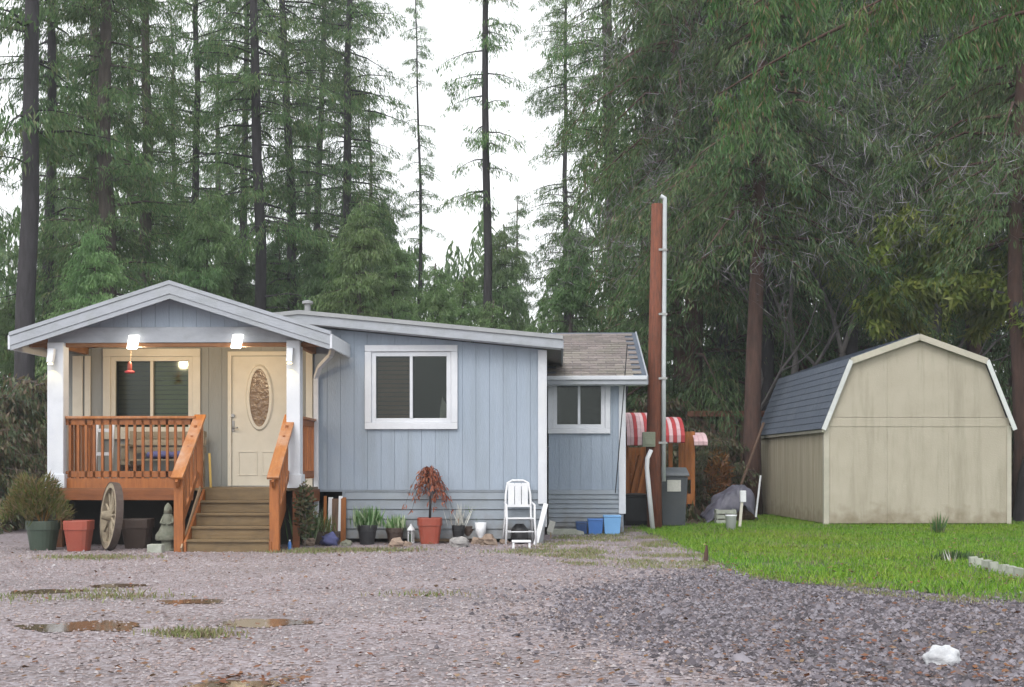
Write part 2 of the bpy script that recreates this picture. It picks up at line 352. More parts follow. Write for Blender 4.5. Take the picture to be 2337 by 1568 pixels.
M['pebble_dark'] = leafmat('dark_gravel_stones', [(.045, .04, .045), (.08, .07, .08), (.13, .115, .13), (.22, .205, .23), (.1, .07, .06)], transl=0, objvar=0)

def groundmat(name, cols, fine=28, rough=.9, wet=False, bump=.7):
    m = bpy.data.materials.new(name); m.use_nodes = True
    nt = m.node_tree; N = nt.nodes; L = nt.links; b = N['Principled BSDF']
    geo = N.new('ShaderNodeNewGeometry')
    v = N.new('ShaderNodeTexVoronoi'); v.inputs['Scale'].default_value = fine; L.new(geo.outputs['Position'], v.inputs['Vector'])
    sep = N.new('ShaderNodeSeparateColor'); L.new(v.outputs['Color'], sep.inputs[0])
    cr = N.new('ShaderNodeValToRGB'); el = cr.color_ramp.elements
    while len(el) < len(cols): el.new(.5)
    for i, c in enumerate(cols): el[i].position = i / (len(cols) - 1); el[i].color = (*c, 1)
    L.new(sep.outputs[0], cr.inputs[0])
    n1 = N.new('ShaderNodeTexNoise'); n1.inputs['Scale'].default_value = .7; n1.inputs['Detail'].default_value = 9; n1.inputs['Roughness'].default_value = .65
    L.new(geo.outputs['Position'], n1.inputs['Vector'])
    mr = N.new('ShaderNodeMapRange'); mr.inputs['From Min'].default_value = .35; mr.inputs['From Max'].default_value = .65; mr.inputs['To Min'].default_value = .68; mr.inputs['To Max'].default_value = 1.15
    L.new(n1.outputs[0], mr.inputs['Value'])
    hv = N.new('ShaderNodeHueSaturation'); L.new(mr.outputs[0], hv.inputs['Value']); L.new(cr.outputs[0], hv.inputs['Color'])
    L.new(hv.outputs[0], b.inputs['Base Color'])
    rr = N.new('ShaderNodeMapRange'); rr.inputs['From Min'].default_value = .35; rr.inputs['From Max'].default_value = .6
    rr.inputs['To Min'].default_value = rough - (.3 if wet else .05); rr.inputs['To Max'].default_value = rough
    L.new(n1.outputs[0], rr.inputs['Value']); L.new(rr.outputs[0], b.inputs['Roughness'])
    bp = N.new('ShaderNodeBump'); bp.inputs['Strength'].default_value = bump; bp.inputs['Distance'].default_value = .02; bp.invert = True
    L.new(v.outputs['Distance'], bp.inputs['Height']); L.new(bp.outputs[0], b.inputs['Normal'])
    return m
M['gravel'] = groundmat('gravel', [(.14, .105, .105), (.2, .16, .165), (.245, .21, .225), (.29, .26, .285)], rough=.75, wet=True)
M['floor'] = groundmat('forest_floor', [(.05, .035, .022), (.08, .055, .035), (.07, .07, .03), (.11, .07, .04)], fine=14)
M['lawnsoil'] = groundmat('lawn_soil', [(.04, .08, .02), (.06, .11, .025), (.09, .12, .03), (.06, .06, .03)], fine=20)
M['mulch'] = groundmat('dark_mulch', [(.05, .043, .045), (.08, .07, .075), (.12, .105, .115), (.16, .145, .155)], fine=22, wet=True)
M['puddle'] = mat('muddy_water', (.12, .09, .06), (.08, .06, .042), scale=2, rough=.1, rnd=0, spec=.5, bump=.05, bscale=6)

# ------------------------------------------------------------------ ground, yard, lawn
def sheet(name, pts, z, mt):
    mb = MB(); mb.add([(x, y, z) for x, y in pts], [tuple(range(len(pts)))])
    o = mb.build(name, mt); tag(o, kind='structure')
    return o
def wobble(pts, amp=.12, step=.35, seed=0):
    out = []
    for i, p in enumerate(pts):
        q = pts[(i + 1) % len(pts)]; dx, dy = q[0] - p[0], q[1] - p[1]; n = max(1, int(math.hypot(dx, dy) / step))
        for k in range(n):
            x, y = p[0] + dx * k / n, p[1] + dy * k / n
            w = mnoise.noise_vector(Vector((x * .9, y * .9, seed))) * amp * 2
            out.append((x + w.x, y + w.y))
    return out
mb = MB(); mb.add([(-300, -60, 0), (300, -60, 0), (300, 600, 0), (-300, 600, 0)], [(0, 1, 2, 3)])
tag(mb.build('ground', M['floor']), kind='structure')
sheet('gravel_yard', wobble([(-14, -8), (16, -8), (16, 20), (5.5, 24.3), (4, 26), (-9, 25), (-14, 21)], .3), .004, M['gravel'])
EDGE = [(1440, 1206), (1500, 1222), (1570, 1252), (1650, 1290), (1720, 1318), (1800, 1333), (1900, 1338), (2000, 1345), (2150, 1360), (2337, 1376), (2600, 1392)]
edge = [gp(*p)[:2] for p in EDGE]
lawn_poly = edge + [(14, 11), (18, 16), (18, 30), (4.6, 31), (4.0, 26.5)]
sheet('lawn', wobble(lawn_poly, .08), .012, M['lawnsoil'])
MULCH = [(1450, 1420), (1380, 1375), (1500, 1325), (1610, 1300), (1690, 1318), (1800, 1336), (2000, 1348), (2150, 1362), (2337, 1378), (2600, 1395), (2600, 1540), (2337, 1575), (2100, 1600), (1900, 1560), (1750, 1500), (1560, 1450)]
mulch_poly = [gp(*p)[:2] for p in MULCH]
sheet('mulch_bed', wobble(wobble(mulch_poly, .45, seed=4), .2, .12, seed=9), .008, M['mulch'])

def in_poly(P, poly):
    x, y = P[:, 0], P[:, 1]; c = np.zeros(len(P), bool); n = len(poly)
    for i in range(n):
        x0, y0 = poly[i]; x1, y1 = poly[(i + 1) % n]
        k = ((y0 > y) != (y1 > y)) & (x < (x1 - x0) * (y - y0) / ((y1 - y0) or 1e-9) + x0)
        c ^= k
    return c
rng = np.random.default_rng(3)

def sprays(pos, dirs, length, width, nrm=None):
    """kite-shaped leaves: pos (n,3), dirs (n,3) unit"""
    n = len(pos); r = nrm if nrm is not None else rng.normal(size=(n, 3))
    side = np.cross(dirs, r); side /= np.linalg.norm(side, axis=1, keepdims=True) + 1e-9
    L = np.broadcast_to(np.asarray(length).reshape(-1, 1), (n, 1)); Wd = np.broadcast_to(np.asarray(width).reshape(-1, 1), (n, 1))
    a = pos; b = pos + dirs * L * .45 + side * Wd / 2; c = pos + dirs * L; e = pos + dirs * L * .45 - side * Wd / 2
    V = np.stack([a, b, c, e], 1).reshape(-1, 3)
    return V, np.arange(4 * n).reshape(-1, 4)

def grass_patch(name, P, h, w, mt, lab=None):
    n = len(P); dirs = np.stack([rng.normal(0, .3, n), rng.normal(0, .3, n), np.ones(n)], 1); dirs /= np.linalg.norm(dirs, axis=1, keepdims=True)
    hh = h * rng.uniform(.5, 1.3, n); a = rng.uniform(0, 2 * math.pi, n)
    s = np.stack([np.cos(a), np.sin(a), np.zeros(n)], 1) * w / 2
    mid = P + dirs * hh[:, None] * .55; tip = mid + (dirs + np.stack([rng.normal(0, .45, n), rng.normal(0, .45, n), -.1 * np.ones(n)], 1)) * hh[:, None] * .45
    V = np.concatenate([P - s, P + s, mid + s * .7, tip, mid - s * .7]).reshape(5, n, 3).transpose(1, 0, 2).reshape(-1, 3)
    me = raw(name, V, tris=np.arange(5 * n).reshape(-1, 5), mt=mt)
    return tag(place(name, me), kind='stuff', label=lab, cat='grass')
def screen_pts(n, u0, u1, v0, v1, z=.012):
    """points spread so that they are denser far away, as wide as the sight cone"""
    v = rng.uniform(v0, v1, n); u = rng.uniform(u0, u1, n); Y = EYE * F / (v - HV)
    return np.stack([(u - CU) / F * Y, Y, np.full(n, z)], 1)
def area_pts(n, poly, z):
    x = [p[0] for p in poly]; y = [p[1] for p in poly]
    P = np.stack([rng.uniform(min(x), max(x), n), rng.uniform(min(y), max(y), n), np.full(n, z)], 1)
    return P[in_poly(P, poly)]
P = area_pts(215000, lawn_poly, .012)
dens = np.array([mnoise.noise(Vector((p[0] * .8, p[1] * .8, 0))) for p in P[:, :2]])
P = P[(dens > -.35) | (rng.random(len(P)) < .4)]
P[:, :2] += rng.normal(0, .16, (len(P), 2)) * (rng.random((len(P), 1)) < .35)
grass_patch('lawn_grass', P, .062, .011, M['grass'], 'bright green wet grass in front of the beige shed')
P2 = area_pts(60000, lawn_poly, .012); dens = np.array([mnoise.noise(Vector((p[0] * .9, p[1] * .9, 8))) for p in P2[:, :2]]); P2 = P2[dens > rng.normal(.05, .12, len(P2))]
grass_patch('lawn_straw', P2, .06, .011, M['grass_dry'], 'yellowed blades and moss mixed into the green lawn')
zone = [gp(*p)[:2] for p in [(1150, 1262), (1250, 1228), (1440, 1206), (1500, 1222), (1650, 1290), (1720, 1330), (2000, 1362), (2337, 1396), (2500, 1404), (2500, 1385), (2337, 1372), (2000, 1340), (1700, 1305), (1560, 1300), (1350, 1300)]]
P = area_pts(90000, zone, .01)
dens = np.array([mnoise.noise(Vector((p[0] * 1.6, p[1] * 1.6, 3))) for p in P[:, :2]])
P = P[dens > rng.normal(.12, .12, len(P))]
grass_patch('sparse_grass', P, .04, .009, M['grass_dry'], 'thin yellowish grass creeping into the gravel beside the lawn')
# weeds in the gravel
P = []
for (u, v, r, n) in [(215, 1275, .35, 700), (430, 1448, .16, 300), (20, 1368, .4, 200), (235, 1352, .2, 120), (740, 1258, .3, 600), (860, 1258, .35, 700), (970, 1360, .25, 120), (1240, 1262, .4, 500), (700, 1262, .3, 400), (460, 1455, .12, 200), (265, 1365, .25, 300)]:
    x, y, _ = gp(u, v); P.append(np.stack([rng.normal(x, r, n), rng.normal(y, r * .5, n), np.full(n, .005)], 1))
grass_patch('yard_weeds', np.concatenate(P), .05, .012, M['grass_dry'], 'small tufts of weeds growing through the gravel')
PUD = []
for u0, u1, v, dv in [(55, 360, 1432, 12), (485, 735, 1424, 10), (20, 190, 1352, 7), (210, 340, 1338, 6), (430, 640, 1566, 11), (360, 520, 1375, 6)]:
    a_, b_ = gp(u0, v), gp(u1, v); PUD.append(((a_[0] + b_[0]) / 2, a_[1], (b_[0] - a_[0]) / 2, (gp(u0, v - dv)[1] - gp(u0, v + dv)[1]) / 2))
def dry(P):
    k = np.ones(len(P), bool)
    for x, y, a_, b_ in PUD: k &= (((P[:, 0] - x) / a_) ** 2 + ((P[:, 1] - y) / b_) ** 2 > .85 + .25 * np.sin(P[:, 0] * 9)) | (rng.random(len(P)) < .08)
    return P[k]
# stones
def stones(name, P, size, mt, lab):
    n = len(P); base = np.array([(1, 0, 0), (0, 1, 0), (-1, 0, 0), (0, -1, 0), (0, 0, .75), (.55, .45, .5)], float)
    fs = np.array([(0, 5, 4), (5, 1, 4), (0, 1, 5), (1, 2, 4), (2, 3, 4), (3, 0, 4)])
    sz = size * rng.lognormal(0, .4, n); a = rng.uniform(0, 6.28, n); ca, sa = np.cos(a), np.sin(a)
    j = base[None] * (1 + rng.normal(0, .22, (n, 6, 3))) * sz[:, None, None]
    j[:, :, 1] *= rng.uniform(.6, 1, n)[:, None]; j[:, :, 2] *= rng.uniform(.5, 1.1, n)[:, None]
    X = j[:, :, 0] * ca[:, None] - j[:, :, 1] * sa[:, None]; Yy = j[:, :, 0] * sa[:, None] + j[:, :, 1] * ca[:, None]
    V = np.stack([X, Yy, j[:, :, 2]], 2) + P[:, None, :]
    Fc = (fs[None] + (np.arange(n) * 6)[:, None, None]).reshape(-1, 3)
    me = raw(name, V.reshape(-1, 3), tris=Fc, mt=mt)
    return tag(place(name, me), kind='stuff', label=lab, cat='gravel')
yard = [gp(*p)[:2] for p in [(-100, 1250), (700, 1256), (1250, 1236), (1440, 1212), (1650, 1300), (1610, 1310), (1500, 1340), (1500, 1440), (1700, 1500), (2100, 1600), (2100, 1640), (-100, 1640)]]
def fuzz(P, a):
    return P + np.concatenate([rng.normal(0, a, (len(P), 2)) * (rng.random((len(P), 1)) < .5), np.zeros((len(P), 1))], 1)
stones('gravel', dry(fuzz(area_pts(98000, yard, .009), .55)), .0095, M['pebble'], 'pale wet gravel covering the yard in front of the house')
area_poly = [gp(*p)[:2] for p in [(1240, 1420), (1300, 1350), (1500, 1318), (1610, 1298), (1690, 1318), (1800, 1336), (2000, 1348), (2150, 1362), (2337, 1378), (2600, 1395), (2600, 1540), (2337, 1590), (1900, 1590), (1650, 1540), (1400, 1470)]]
stones('dark_gravel', fuzz(area_pts(60000, area_poly, .009), .5), .0145, M['pebble_dark'], 'dark purplish crushed rock bordering the lawn')
P = np.concatenate([screen_pts(900, 0, 2337, 1265, 1568, .02), screen_pts(240, 1750, 2337, 1420, 1568, .03), screen_pts(70, 460, 700, 1545, 1568, .02), screen_pts(260, 1600, 2337, 1215, 1350, .06), screen_pts(300, 0, 1300, 1240, 1285, .02)])
a = rng.uniform(0, 6.28, len(P)); dr = np.stack([np.cos(a), np.sin(a), rng.uniform(-.1, .3, len(P))], 1)
V, Fc = sprays(P, dr, .05 * rng.uniform(.5, 1.2, len(P)), .035, np.tile([0., 0, 1], (len(P), 1)) + rng.normal(0, .3, (len(P), 3)))
tag(place('fallen_leaves', raw('fallen_leaves', V, Fc, mt=M['litter'])), kind='stuff', label='brown and orange dead leaves strewn over the gravel', cat='leaves')
# puddles
for u0, u1, v, dv, nm in [(55, 360, 1432, 11, 0), (485, 735, 1424, 9, 1), (20, 190, 1352, 6, 2), (210, 340, 1338, 5, 3), (430, 640, 1566, 10, 4), (360, 520, 1375, 5, 5)]:
    x0, y, _ = gp(u0, v); x1, _, _ = gp(u1, v); yb = gp(u0, v - dv)[1]; yf = gp(u0, v + dv)[1]
    pts = []
    for k in range(48):
        an = 2 * math.pi * k / 48; rr = 1 + .55 * mnoise.noise(Vector((math.cos(an) * 1.6, math.sin(an) * 1.6, nm * 5.3)))
        pts.append(((x0 + x1) / 2 + (x1 - x0) / 2 * math.cos(an) * rr, y + (yb - yf) / 2 * math.sin(an) * rr))
    sheet('puddle', pts, .009, M['puddle'])

# ------------------------------------------------------------------ the house
HX, HY, HA = (1243 - CU) / F * 20.3, 20.3, R(-2)
H = Frame(HX, HY, HA)
house = thing('house', 'pale blue manufactured house with white trim, gabled front porch and lower wing', 'house', (HX, HY, 0), HA)
zf = .87                               # porch floor
xl, xr = H.x(178, 0), 0.0              # wall ends
xrg = H.x(692, 0)                      # main ridge
z_r = H.z(1243, 795, 0); z_rg = H.z(692, 742, 0)
xl = 2 * xrg - xr
def ztop(x): return z_rg - (z_rg - z_r) * abs(x - xrg) / (xr - xrg)
ZS = H.z(1000, 1118, 0)                # bottom of the siding
win = {'main': (H.at(848, 803, 0), H.at(1030, 965, 0)), 'porch': (H.at(254, 814, 0), H.at(441, 985, 0))}
def rect(w): (a, zt), (b, zb) = w; return a, b, zb, zt
holes = [rect(win['main']), rect(win['porch'])]
dx0, dx1 = H.x(521, 0), H.x(521, 0) + .99
holes.append((dx0 + .06, dx1 - .06, zf - .05, zf + 2.03))

def boards(x0, x1, zb, top, holes, step, y0, y1, mt, parent, name='siding_board', gap=.0045):
    n = round((x1 - x0) / step); w = (x1 - x0) / n
    for i in range(n):
        a, b = x0 + i * w + gap / 2, x0 + (i + 1) * w - gap / 2
        cuts = sorted({a, b} | {h for ho in holes for h in ho[:2] if a + .01 < h < b - .01})
        for p, q in zip(cuts, cuts[1:]):
            m = (p + q) / 2; spans = [(zb, None)]
            hs = sorted([ho for ho in holes if ho[0] < m < ho[1]], key=lambda t: t[2])
            lo = zb; segs = []
            for ho in hs:
                if ho[2] > lo + .02: segs.append((lo, ho[2]))
                lo = ho[3]
            segs.append((lo, None))
            for s0, s1 in segs:
                if s1 is None: poly = [(p, s0), (q, s0), (q, top(q)), (p, top(p))]
                else: poly = [(p, s0), (q, s0), (q, s1), (p, s1)]
                if min(poly[2][1], poly[3][1]) - s0 < .02: continue
                MB().prism(poly, y0, y1).build(name, mt, parent)

def wall_back(x0, x1, zb, top, holes, y0, y1, mt, parent, name='wall', cuts_extra=()):
    mb = MB(); cuts = sorted({x0, x1} | {h for ho in holes for h in ho[:2]} | set(cuts_extra))
    cuts = [c for c in cuts if x0 <= c <= x1]
    for p, q in zip(cuts, cuts[1:]):
        m = (p + q) / 2; lo = zb; segs = []
        for ho in sorted([ho for ho in holes if ho[0] < m < ho[1]], key=lambda t: t[2]):
            segs.append((lo, ho[2])); lo = ho[3]
        segs.append((lo, None))
        for s0, s1 in segs:
            mb.prism([(p, s0), (q, s0), (q, s1 if s1 else top(q)), (p, s1 if s1 else top(p))], y0, y1)
    return mb.build(name, mt, parent)

wall_back(xl, xr, ZS + .01, lambda x: ztop(x) - .03, holes, .012, .10, M['siding_back'], house, cuts_extra=(xrg,))
xp = H.x(716, 0)                       # right end of the porch, at the wall
boards(xp, xr - .01, ZS, lambda x: ztop(x) - .02, holes, .205, -.004, .013, M['siding'], house)
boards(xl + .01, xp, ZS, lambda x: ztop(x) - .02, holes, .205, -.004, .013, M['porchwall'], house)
# body behind: side walls, back wall, rooms behind the openings, coloured near-black for shade
DEP = 13.0
mb = MB().box(xl, xl + .1, .1, DEP, ZS, z_r - .05); mb.build('wall', M['siding'], house)
mb = MB().box(xr - .1, xr, .1, DEP, ZS, z_r - .05); mb.build('wall', M['siding'], house)
MB().prism([(xl, ZS), (xr, ZS), (xr, z_r - .05), (xrg, z_rg - .05), (xl, z_r - .05)], DEP, DEP + .1).build('wall', M['siding'], house)
for h_ in holes:
    a, b, c, e = h_
    mb = MB(); mb.box(a - .3, b + .3, 1.1, 1.12, c - .3, e + .2); mb.box(a - .32, a - .3, .1, 1.1, c - .3, e + .2); mb.box(b + .3, b + .32, .1, 1.1, c - .3, e + .2)
    mb.box(a - .3, b + .3, .1, 1.1, e + .2, e + .22); mb.box(a - .3, b + .3, .1, 1.1, c - .32, c - .3)
    mb.build('room', M['interior'], house)
# roof of the main body
th = .2
def roofpoly(lo, hi, over):
    s = (z_rg - z_r) / (xr - xrg)
    return s
s_ = (z_rg - z_r) / (xr - xrg); ov = .26
roof = MB()
for sg in (-1, 1):
    xe = xrg + sg * (xr - xrg + ov); ze = z_rg - s_ * (xr - xrg + ov)
    roof.prism([(xrg, z_rg + .03), (xe, ze + .03), (xe, ze + .15), (xrg, z_rg + .15)], -.25, DEP + .2)
roof = roof.build('roof', M['shingle'], house)
for sg in (-1, 1):
    xe = xrg + sg * (xr - xrg + ov); ze = z_rg - s_ * (xr - xrg + ov)
    MB().prism([(xrg, z_rg + .0), (xe, ze + .0), (xe, ze + .135), (xrg, z_rg + .135)], -.285, -.252).build('fascia', M['fascia'], roof)
    MB().prism([(xrg, z_rg + .137), (xe + sg * .02, ze + .137), (xe + sg * .02, ze + .2), (xrg, z_rg + .2)], -.31, -.1).build('roof_edge', M['fascia_dark'], roof)
    MB().box(min(xe, xe + sg * .03), max(xe, xe + sg * .03), -.28, DEP, ze - .0, ze + .13).build('fascia', M['fascia'], roof)
    MB().prism([(xrg, z_rg - .005), (xe - sg * .01, ze - .005), (xe - sg * .01, ze + .028), (xrg, z_rg + .028)], -.25, -.004).build('soffit', M['white'], roof)
px, pz = H.at(702, 692, 1.0)
MB().tube([(px, 1.0, pz - .2), (px, 1.0, pz + .0)], .05, 10).build('roof_vent', M['fascia_dark'], roof)
MB().lathe([(.09, pz - .01), (.09, pz + .03), (.02, pz + .05)], 12, (px, 1.0)).build('vent_cap', M['fascia_dark'], roof)

# corner boards
cx0 = H.x(1228, -.03)
MB().box(cx0, .012, -.035, -.005, H.z(1240, 1150, 0), z_r - .03).build('corner_board', M['white'], house, bevel=.004)
MB().box(.002, .034, -.03, .12, .25, z_r - .03).build('corner_board', M['white'], house, bevel=.004)
MB().box(H.x(193, -.03), H.x(206, -.03), -.035, -.005, ZS, z_r - .1).build('corner_board', M['cream'], house, bevel=.004)
MB().box(H.x(165, -.03), H.x(188, -.03), -.03, .06, zf, z_r - .1).build('corner_board', M['cream'], house, bevel=.004)

# skirting: horizontal lapped boards, missing at the left beside the steps
xs0 = H.x(787, 0)
zz = .06; nb = 5; hstep = (ZS - .06) / nb
skirt = link(bpy.data.objects.new('skirting', None)); skirt.parent = house
for i in range(nb):
    z0 = zz + i * hstep
    MB().prism_x([(.02, z0 + hstep), (.035, z0 + hstep), (.05, z0 + .006), (.0, z0 + .006)], xs0, xr - .02).build('skirting_board', M['skirt'], skirt)
MB().box(xs0 - .04, xs0, -.005, .06, .02, ZS).build('skirting_post', M['skirt'], skirt)
MB().box(xl, xr, .002, .05, ZS - .03, ZS + .03).build('bottom_strip', M['skirt'], house)
MB().box(xr - .04, xr - .02, .06, DEP, .03, ZS).build('skirting_side', M['skirt'], skirt)
MB().box(xl, xl + .02, .06, DEP, .03, ZS).build('skirting_side', M['skirt'], skirt)
MB().box(xl, xr - .05, .95, .99, .0, ZS).build('crawl_space_shade', M['interior'], house)  # near-black sheet standing in for the shade behind the skirting gap
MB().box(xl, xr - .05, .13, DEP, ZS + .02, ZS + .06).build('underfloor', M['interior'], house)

def window(fr, hole, trim, tw, yw, parent, mt, panes, curt=None, sill=True, mull=.045):
    """trimmed sliding window: casing boards, sash, two panes, blinds"""
    a, b, c, e = hole
    w = link(bpy.data.objects.new('window', None)); w.parent = parent
    MB().box(a - tw, b + tw, yw - .045, yw - .005, e, e + tw).build('casing', mt, w, bevel=.006)
    MB().box(a - tw, b + tw, yw - .047, yw - .005, c - tw, c).build('casing', mt, w, bevel=.006)
    MB().box(a - tw, a, yw - .043, yw - .005, c + .001, e - .001).build('casing', mt, w, bevel=.006)
    MB().box(b, b + tw, yw - .043, yw - .005, c + .001, e - .001).build('casing', mt, w, bevel=.006)
    s = .072; m = (a + b) / 2
    mb = MB(); mb.box(a + .002, a + s, yw - .02, yw + .06, c + .002, e - .002); mb.box(b - s, b - .002, yw - .02, yw + .06, c + .002, e - .002)
    mb.box(a + s, b - s, yw - .018, yw + .06, e - s, e - .002); mb.box(a + s, b - s, yw - .018, yw + .06, c + .002, c + s)
    mb.build('sash', mt, w, bevel=.003)
    MB().box(m - mull / 2, m + mull / 2, yw - .03, yw + .06, c + s, e - s).build('mullion', mt, w, bevel=.003)
    MB().box(a + s, m - mull / 2, yw + .02, yw + .026, c + s, e - s).build('pane', M['glass'], w)
    MB().box(m + mull / 2, b - s, yw + .032, yw + .038, c + s, e - s).build('pane', M['glass'], w)
    for k, cm in enumerate(curt or ()):
        if cm:
            p, q = (a + s, m) if k == 0 else (m, b - s)
            o = MB()
            nn = 14
            for j in range(nn):
                z0 = c + s + (e - c - 2 * s) * j / nn; z1 = c + s + (e - c - 2 * s) * (j + .86) / nn
                o.prism_x([(yw + .1, z0), (yw + .104, z0), (yw + .125, z1), (yw + .121, z1)], p + .01, q - .01)
            o.build('blind', cm, w)
    return w
M['curtain_dark'] = mat('dark_blind', (.09, .095, .055), (.07, .075, .04), scale=8, rough=.9, rnd=.05)
w1 = window(H, rect(win['main']), 0, .1, -.004, house, M['white'], 2, (M['curtain'], None))
w2 = window(H, rect(win['porch']), 0, .12, -.004, house, M['cream'], 2, (M['curtain_dark'], M['curtain_green']))
# plants and curtain seen inside the right pane
a, b, c, e = rect(win['main']); m_ = (a + b) / 2
o = MB(); o.prism([(b - .2, c + .06), (b - .08, c + .06), (b - .1, c + .3), (b - .16, c + .42), (b - .19, c + .25)], .2, .24)
o.build('window_ornament', M['label'], w1)

# --- front door
door = link(bpy.data.objects.new('door', None)); door.parent = house
da, db = dx0 + .06, dx1 - .06; dt = zf + 2.03
mb = MB(); mb.box(dx0, dx0 + .058, -.045, -.005, zf, dt + .07); mb.box(dx1 - .058, dx1, -.045, -.005, zf, dt + .07); mb.box(dx0 + .058, dx1 - .058, -.044, -.005, dt + .002, dt + .07)
mb.build('door_frame', M['cream'], door, bevel=.004)
MB().box(da + .004, db - .004, -.012, .03, zf + .015, dt - .004).build('door_leaf', M['cream'], door)
oc = (da + db) / 2 + .0; oz = H.z(592, 908, 0); orx, orz = .155, .5
def ring(cx, cz, rx, rz, w, y0, y1, n=40):
    mb = MB()
    for i in range(n):
        a0, a1 = 2 * math.pi * i / n, 2 * math.pi * (i + 1) / n
        pts = []
        for a_ in (a0, a1):
            for k, yy in ((1 + w / rx, y1), (1 + w / rx * .6, y0), (1, y0), (1, y1)):
                pts.append((cx + (rx + (k - 1) * rx) * math.cos(a_), yy, cz + (rz + (k - 1) * rx) * math.sin(a_)))
        mb.add(pts, [(0, 4, 5, 1), (1, 5, 6, 2), (2, 6, 7, 3)])
    return mb
ring(oc, oz, orx, orz - .05, .07, -.04, -.012).build('oval_frame', M['cream'], door, smooth=False)
mb = MB(); n = 40
mb.add([(oc, -.016, oz)] + [(oc + orx * math.cos(2 * math.pi * i / n), -.016, oz + (orz - .05) * math.sin(2 * math.pi * i / n)) for i in range(n)], [(0, 1 + i, 1 + (i + 1) % n) for i in range(n)])
g_ = mb.build('oval_glass', M['oval'], door)
for p, q in ((da + .1, da + .4), (db - .4, db - .1)):
    mb = MB()
    for (x0, x1, z0, z1) in ((p, q, zf + .17, zf + .19), (p, q, zf + .53, zf + .55), (p, p + .02, zf + .19, zf + .53), (q - .02, q, zf + .19, zf + .53)):
        mb.box(x0, x1, -.02, -.011, z0, z1)
    mb.build('door_panel_moulding', M['cream'], door, bevel=.003)
hx_, hz = H.at(533, 972, 0)
MB().box(hx_ - .02, hx_ + .02, -.022, -.011, hz - .09, hz + .08).build('handle_plate', M['steel'], door, bevel=.004)
mb = MB().tube([(hx_, -.02, hz - .03), (hx_, -.075, hz - .03), (hx_ + .09, -.08, hz - .03)], .011, 8); mb.build('handle', M['steel'], door, smooth=True)
MB().tube([(hx_, -.012, hz + .16), (hx_, -.05, hz + .16)], .028, 12).build('deadbolt', M['steel'], door)
MB().box(dx0, dx1, -.08, -.005, zf + .0, zf + .014).build('threshold', M['steel'], door)

# --- porch
yp = -1.3
def px_(u, y=yp): return H.x(u, y)
xL0, xL1 = px_(114), px_(151); xR0, xR1 = px_(657), px_(688)
zB0, zB1 = H.z(400, 787, yp), H.z(400, 745, yp)
for k, (a, b, zt) in enumerate(((xL0, xL1, H.z(130, 783, yp)), (xR0, xR1, H.z(670, 778, yp)))):
    MB().box(a, b, yp - .11, yp + .11, zf, zt).build('porch_post', M['white'], house, bevel=.01)
    mb = MB(); mb.box(a - .025, b + .025, yp - .135, yp + .135, zf + .001, zf + .2); mb.build('post_base', M['white'], house, bevel=.006)
    # short beam end with a small down-light on each post
    xm = (a + b) / 2 - .03
    zl = H.z(120, 798, yp)
    lt = MB().prism_x([(yp - .11, zl), (yp - .2, zl), (yp - .26, zl - .2), (yp - .2, zl - .23), (yp - .11, zl - .05)], xm - .045, xm + .045).build('post_light', M['white'], house, bevel=.006)
    MB().box(xm - .03, xm + .03, yp - .245, yp - .195, zl - .232, zl - .222).build('lens', M['lens_small'], lt)
    ld = bpy.data.lights.new('post_light_bulb', 'SPOT'); ld.energy = 1.2; ld.color = (1, .8, .3); ld.spot_size = R(70); ld.shadow_soft_size = .02
    lo = link(bpy.data.objects.new('post_light_bulb', ld)); lo.parent = lt; lo.location = (xm, yp - .225, zl - .24); lo.rotation_euler = (R(25), 0, 0)
# roof
yr0, yr1 = yp - .33, 1.4
ax, az_ = H.at(386, 640, yr0); xe0 = H.x(24, yr0); xe1 = H.x(753, yr0)
hw = (xe1 - xe0) / 2; ax = (xe0 + xe1) / 2; ze_ = H.z(390, 757, yr0); sl = (az_ - ze_) / hw
pr = MB()
for sg in (-1, 1):
    pr.prism([(ax, az_ - .02), (ax + sg * hw, ze_ - .02), (ax + sg * hw, ze_ - .09), (ax, az_ - .09)], yr0 + .02, yr1)
pr = pr.build('porch_roof', M['shingle'], house)
for sg in (-1, 1):
    X = lambda k: ax + sg * hw * k
    e = sg * .015
    MB().prism([(ax, az_ - .055), (X(1) + e, ze_ - .055), (X(1) + e, ze_ - .0), (ax, az_ - .0)], yr0 - .03, yr0 + .05).build('drip_edge', M['fascia'], pr)
    MB().prism([(ax, az_ - .19), (X(1), ze_ - .19), (X(1), ze_ - .058), (ax, az_ - .058)], yr0 - .016, yr0 + .018).build('fascia', M['fascia'], pr)
    MB().prism([(ax, az_ - .262), (X(1), ze_ - .262), (X(1), ze_ - .193), (ax, az_ - .193)], yr0 - .004, yr0 + .018).build('rake_board', M['fascia'], pr)
    MB().prism([(ax, az_ - .12), (X(1) - sg * .01, ze_ - .12), (X(1) - sg * .01, ze_ - .092), (ax, az_ - .092)], yr0 + .02, -.01).build('soffit', M['soffit'], pr)
    MB().box(min(X(1), X(1) + sg * .035), max(X(1), X(1) + sg * .035), yr0 - .02, 1.3, ze_ - .25, ze_ - .04).build('gutter', M['white'], pr, bevel=.008)
